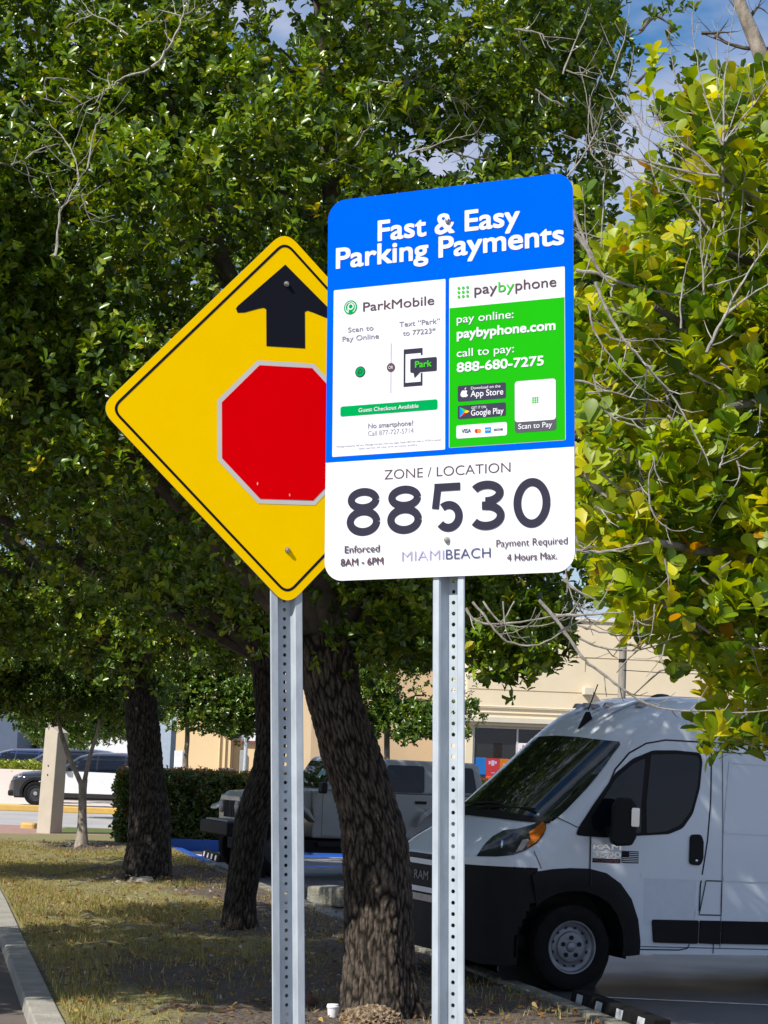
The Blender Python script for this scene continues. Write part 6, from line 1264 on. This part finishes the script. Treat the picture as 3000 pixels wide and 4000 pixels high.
# wheel stops
M_stopw = mat('stop_reflector', (.50, .52, .55), (.38, .40, .43), scale=25, rough=.5)
def stop_proto():
    r = empty('wheel_stop', (0, 0, 0), 'x', 'wheel stop', 'rubber wheel stops along the kerb')
    mb = MB(); mb.prism([(-.09, 0), (.09, 0), (.065, .12), (-.065, .12)], -.91, .91, mat('stop_rubber', (.006, .006, .0065), (.010, .010, .010), scale=20, rough=.85, spec=.12), lambda a, b, c: (a, c, b)); b = mb.build('block', r, bevel=.012)
    for k in range(4):
        y = -.69 + k * .46
        mb = MB(); mb.add([(-.0885, y - .07, .016), (-.0885, y + .07, .016), (-.0718, y + .07, .104), (-.0718, y - .07, .104)], [(0, 1, 2, 3)], M_stopw); mb.build('reflector', r, solid=.002)
    return r
proto = stop_proto(); parts = list(proto.children)
SP = [(P(0, 0, 1), 0)]
stops = [((1.92, 15.95), 'black rubber wheel stop with white squares, in front of the van tyre, nearest the camera'), ((1.12, 19.7), 'black rubber wheel stop with white squares under the nose of the van'), ((-.80, 28.0), 'black rubber wheel stop beside the leaning trunk, between van and grey car'), ((-1.95, 33.4), 'black rubber wheel stop under the nose of the grey car, behind the middle trunk'), ((-2.86, 37.6), 'farthest black rubber wheel stop with white stripes, next to the blue kerb')]
for i, ((x, y), lab) in enumerate(stops):
    r = proto if i == 0 else proto.copy()
    if i:
        COL.objects.link(r)
        for c in parts: d_ = c.copy(); COL.objects.link(d_); d_.parent = r
    r.location = (x, y, 0.001); r.rotation_euler = (0, 0, math.atan2(.235, 1)); r['label'] = lab
def rock(name, c, r, m, sq, seed, label, cat, rough=.35, sub=3):
    b = bmesh.new(); bmesh.ops.create_icosphere(b, subdivisions=sub, radius=1); g = np.random.default_rng(seed); ph = g.uniform(0, 6.28, (6, 3)); fr_ = g.uniform(1.5, 5, (6, 3))
    for v in b.verts:
        k = sum(math.sin(fr_[i] @ np.array(v.co) + ph[i][0]) for i in range(6)) / 6; v.co = v.co * (1 + rough * k + rough * .25 * g.normal())
        v.co.x *= r * sq[0]; v.co.y *= r * sq[1]; v.co.z *= r * sq[2]
    me = bpy.data.meshes.new(name); b.to_mesh(me); b.free(); me.materials.append(m); o = link(name, me); o.location = c; tag(o, label, cat); return o
M_rock = mat('pale_rock', (.36, .33, .28), (.18, .16, .13), scale=14, rough=.9, bump=.01, bscale=60); M_mulch = mat('wood_chips', (.34, .25, .15), (.09, .06, .04), scale=38, rough=.95, bump=.02, bscale=80, lo=.42, hi=.58)
q = G(1445, 4030); rock('wood_chip_heap', (q[0], q[1], .03), .24, M_mulch, (1.0, .7, .62), 3, 'sunlit heap of tan wood chips at the foot of the leaning trunk', 'heap', .2, 5)
q = G(1207, 3952); rock('coconut', (q[0], q[1], .075), .058, mat('husk', (.14, .075, .05), (.08, .045, .03), scale=22, rough=.9, bump=.006, bscale=60), (1.15, .9, .85), 5, 'brown husk lying on the bare earth right of the left post', 'coconut', .12)
q = G(1290, 3535); o = MB(); o.prism([(-.5, -.16), (.55, -.2), (.5, .14), (-.42, .18)], 0, .24, M_kerb2, lambda a, b, c: (a * (1 - .15 * c), b * (1 - .2 * c), c)); ob = o.build('broken_kerb_block', bevel=.03); ob.location = (q[0] + .05, q[1], .0); ob.rotation_euler = (.05, -.04, rad(-62)); tag(ob, 'broken stained concrete kerb block left of the leaning trunk', 'kerb block')
for i, (u, v, r, lab) in enumerate(((282, 3312, .10, 'dark stone at the left foot of the small forked tree'), (352, 3312, .09, 'pale stone right of the small forked tree'), (385, 3316, .11, 'flat pale stone between the forked tree and the thick trunk'), (545, 3466, .16, 'grey stone at the foot of the thick trunk'), (460, 3470, .08, 'reddish stone at the left foot of the thick trunk'), (118, 3595, .06, 'pale crumpled scrap on the sunlit grass near the left kerb'))):
    q = G(u, v); rock('stone', (q[0], q[1], .06), r, M_rock if i != 5 else M_cwhite, (1.2, 1, .55 if i != 5 else .15), 20 + i, lab, 'stone' if i != 5 else 'scrap', .3)
q = G(1297, 4018); cup = empty('paper_cup', (q[0], q[1], .05), 'white lidded cup standing by the wood chips at the bottom', 'cup')
mb = MB(); mb.lathe([(.001, 0), (.030, 0), (.041, .10)], M_cwhite, 'z', n=24); mb.build('cup_body', cup, smooth=True); mb = MB(); mb.lathe([(.043, .095), (.045, .105), (.042, .108), (.040, .120), (.001, .121)], M_far, 'z', n=24); mb.build('lid', cup, smooth=True)
# surface roots
def root_obj(label, pts, r):
    mb = MB(); p0 = np.array([*G(*pts[0])[:2], 0]); q = [np.array([*G(*p)[:2], .06 + .012 * math.sin(i * 2.0)]) - p0 for i, p in enumerate(pts)]; mb.tube(q, np.linspace(r, r * .4, len(q)), M_rootm, 8); o = mb.build('surface_root', smooth=True); o.location = tuple(p0); tag(o, label, 'root')
M_rootm = mat('root_bark', (.20, .16, .12), (.10, .08, .06), scale=14, rough=.9, bump=.01, bscale=50)
root_obj('long pale root running left from the thick trunk over the grass', [(480, 3440), (400, 3458), (300, 3478), (230, 3486)], .07)
root_obj('short root running left from the thick trunk, behind the long one', [(470, 3408), (380, 3412), (300, 3424), (200, 3440), (60, 3420)], .06)
root_obj('root at the bottom edge left of the yellow sign post', [(760, 3975), (640, 3978), (560, 4005), (430, 4020)], .035)
root_obj('root at the bottom right beside the leaning trunk', [(1640, 3968), (1700, 3955), (1760, 3975)], .04)

# person beyond the hedge
pq = P(1003, 2990, 61.0); per = empty('person', (pq[0], pq[1], 0.0), 'person in blue T-shirt and red shorts beyond the hedge, half hidden by a trunk', 'person')
per.rotation_euler = (0, 0, rad(-60))
def skinned(name, nodes, edges, m, parent, sub=2):
    me = bpy.data.meshes.new(name); me.from_pydata([n[:3] for n in nodes], edges, []); o = link(name, me, parent)
    md = o.modifiers.new('skin', 'SKIN'); md.use_smooth_shade = True; sv = me.skin_vertices[0].data
    for i, n in enumerate(nodes): sv[i].radius = (n[3], n[4] if len(n) > 4 else n[3])
    sv[0].use_root = True; o.modifiers.new('sub', 'SUBSURF').levels = 1; o.modifiers['sub'].render_levels = sub; me.materials.append(m); return o
M_skin = mat('skin', (.42, .24, .16), rough=.55)
nd = [(0, 0, .95, .13, .10), (0, 0, 1.12, .12, .09), (0, 0, 1.32, .15, .10), (0, 0, 1.42, .10, .08), (0, 0, 1.50, .05), (0, .01, 1.58, .075), (0, .02, 1.70, .08),
      (.19, 0, 1.38, .055), (.25, .05, 1.12, .042), (.24, -.10, .92, .034), (.24, -.14, .84, .03), (-.19, 0, 1.38, .055), (-.25, -.06, 1.12, .042), (-.23, -.22, .95, .034), (-.22, -.28, .88, .03),
      (.10, 0, .86, .085), (.11, -.10, .48, .06), (.11, .04, .09, .04), (.11, -.08, .04, .035), (-.10, 0, .86, .085), (-.11, .08, .48, .06), (-.11, .26, .12, .04), (-.11, .18, .05, .035)]
bd = skinned('body', nd, [(0, 1), (1, 2), (2, 3), (3, 4), (4, 5), (5, 6), (2, 7), (7, 8), (8, 9), (9, 10), (2, 11), (11, 12), (12, 13), (13, 14), (0, 15), (15, 16), (16, 17), (17, 18), (0, 19), (19, 20), (20, 21), (21, 22)], M_skin, per)
skinned('shirt', [(0, 0, .95, .16, .125), (0, 0, 1.12, .145, .115), (0, 0, 1.32, .175, .125), (0, 0, 1.43, .11, .09), (.20, 0, 1.38, .075), (.235, .03, 1.20, .065), (-.20, 0, 1.38, .075), (-.235, -.03, 1.20, .065)], [(0, 1), (1, 2), (2, 3), (2, 4), (4, 5), (2, 6), (6, 7)], mat('blue_cloth', (.05, .13, .32), rough=.85), per)
skinned('shorts', [(0, 0, .93, .165, .13), (.10, 0, .82, .105), (.11, -.06, .60, .095), (-.10, 0, .82, .105), (-.11, .05, .60, .095)], [(0, 1), (1, 2), (0, 3), (3, 4)], mat('red_cloth', (.50, .03, .03), rough=.85), per)
mb = MB(); mb.ball((0, .03, 1.725), .095, mat('brown_hair', (.10, .05, .02), rough=.7), 14, (1, 1.05, .8)); mb.build('hair', per, smooth=True)
mb = MB(); mb.ball((0, -.07, 1.64), .018, M_skin, 8, (1, 1.4, 1)); mb.build('nose', per, smooth=True)

# ------------------------------------------------------------------ ground cover
def scatter(n, y0, y1, seed, pad=.03):
    g = np.random.default_rng(seed); y = y1 - (y1 - y0) * g.random(n) ** .8 if y1 > 30 else g.uniform(y0, y1, n)
    xl, xr = line_x(KERB_L, y), line_x(KERB_R, y); t = g.random(n); return np.stack([xl + pad + (xr - xl - 2 * pad) * t, y], 1), g
xy, g = scatter(150000, 13.0, 41.0, 91)
pat = np.sin(xy[:, 0] * 1.9 + 1) * np.sin(xy[:, 1] * .9) + .6 * np.sin(xy[:, 0] * 4.3 + xy[:, 1] * 2.1); bare = soil_and_shade(xy[:, 0], xy[:, 1])  # blades thin out on worn earth and in the painted shade
xy = xy[g.random(len(xy)) < np.clip(.75 + .35 * pat, .1, 1) * (1 - .94 * np.clip(bare * 1.3, 0, 1))]
n = len(xy); h = g.uniform(.012, .048, n); a = g.uniform(0, 6.28, n); w = g.uniform(.003, .008, n); ln = g.normal(0, .6, (n, 2)) * h[:, None]
dx = np.stack([np.cos(a), np.sin(a)], 1) * w[:, None]; z0 = np.full(n, LAWN_Z + .01)
V = np.stack([np.c_[xy - dx, z0], np.c_[xy + dx, z0], np.c_[xy + ln, z0 + h + .03]], 1).reshape(-1, 3)
me = bpy.data.meshes.new('grass'); me.vertices.add(3 * n); me.vertices.foreach_set('co', V.astype(np.float32).ravel()); me.loops.add(3 * n); me.loops.foreach_set('vertex_index', np.arange(3 * n, dtype=np.int32)); me.polygons.add(n)
me.polygons.foreach_set('loop_start', np.arange(0, 3 * n, 3, dtype=np.int32)); me.polygons.foreach_set('loop_total', np.full(n, 3, np.int32))
pal = np.array([(.25, .225, .05), (.37, .29, .10), (.17, .19, .035), (.44, .36, .17)])[g.choice(4, n, p=(.35, .3, .2, .15))] * g.uniform(.8, 1.2, (n, 1))
at = me.attributes.new('tint', 'FLOAT_COLOR', 'POINT'); at.data.foreach_set('color', np.repeat(np.c_[pal, np.ones(n)], 3, 0).astype(np.float32).ravel()); me.materials.append(leaf_mat('grass_blade', .6, .3)); me.update(calc_edges=True)
o = link('grass', me); tag(o, 'short dry olive grass on the lawn strip', 'grass', kind='stuff')
xy, g = scatter(4600, 13.2, 41.0, 93); c = np.c_[xy, np.full(len(xy), LAWN_Z + .065)]
ll = empty('leaf_litter', (0, 0, 0), 'fallen yellow and brown leaves scattered over the lawn', 'leaves'); ll['kind'] = 'stuff'
foliage('fallen_leaves', ll, c, unit(g.normal(0, .35, c.shape) + np.array([0, 0, 1])), 1, .058, [(.34, .22, .05, 2), (.24, .13, .05, 3), (.15, .09, .045, 4), (.42, .30, .10, .6), (.45, .42, .36, .5)], M_leafB, near=True, wid=.5, tilt=(82, 10), seed=14, stem=0, kind='stuff')
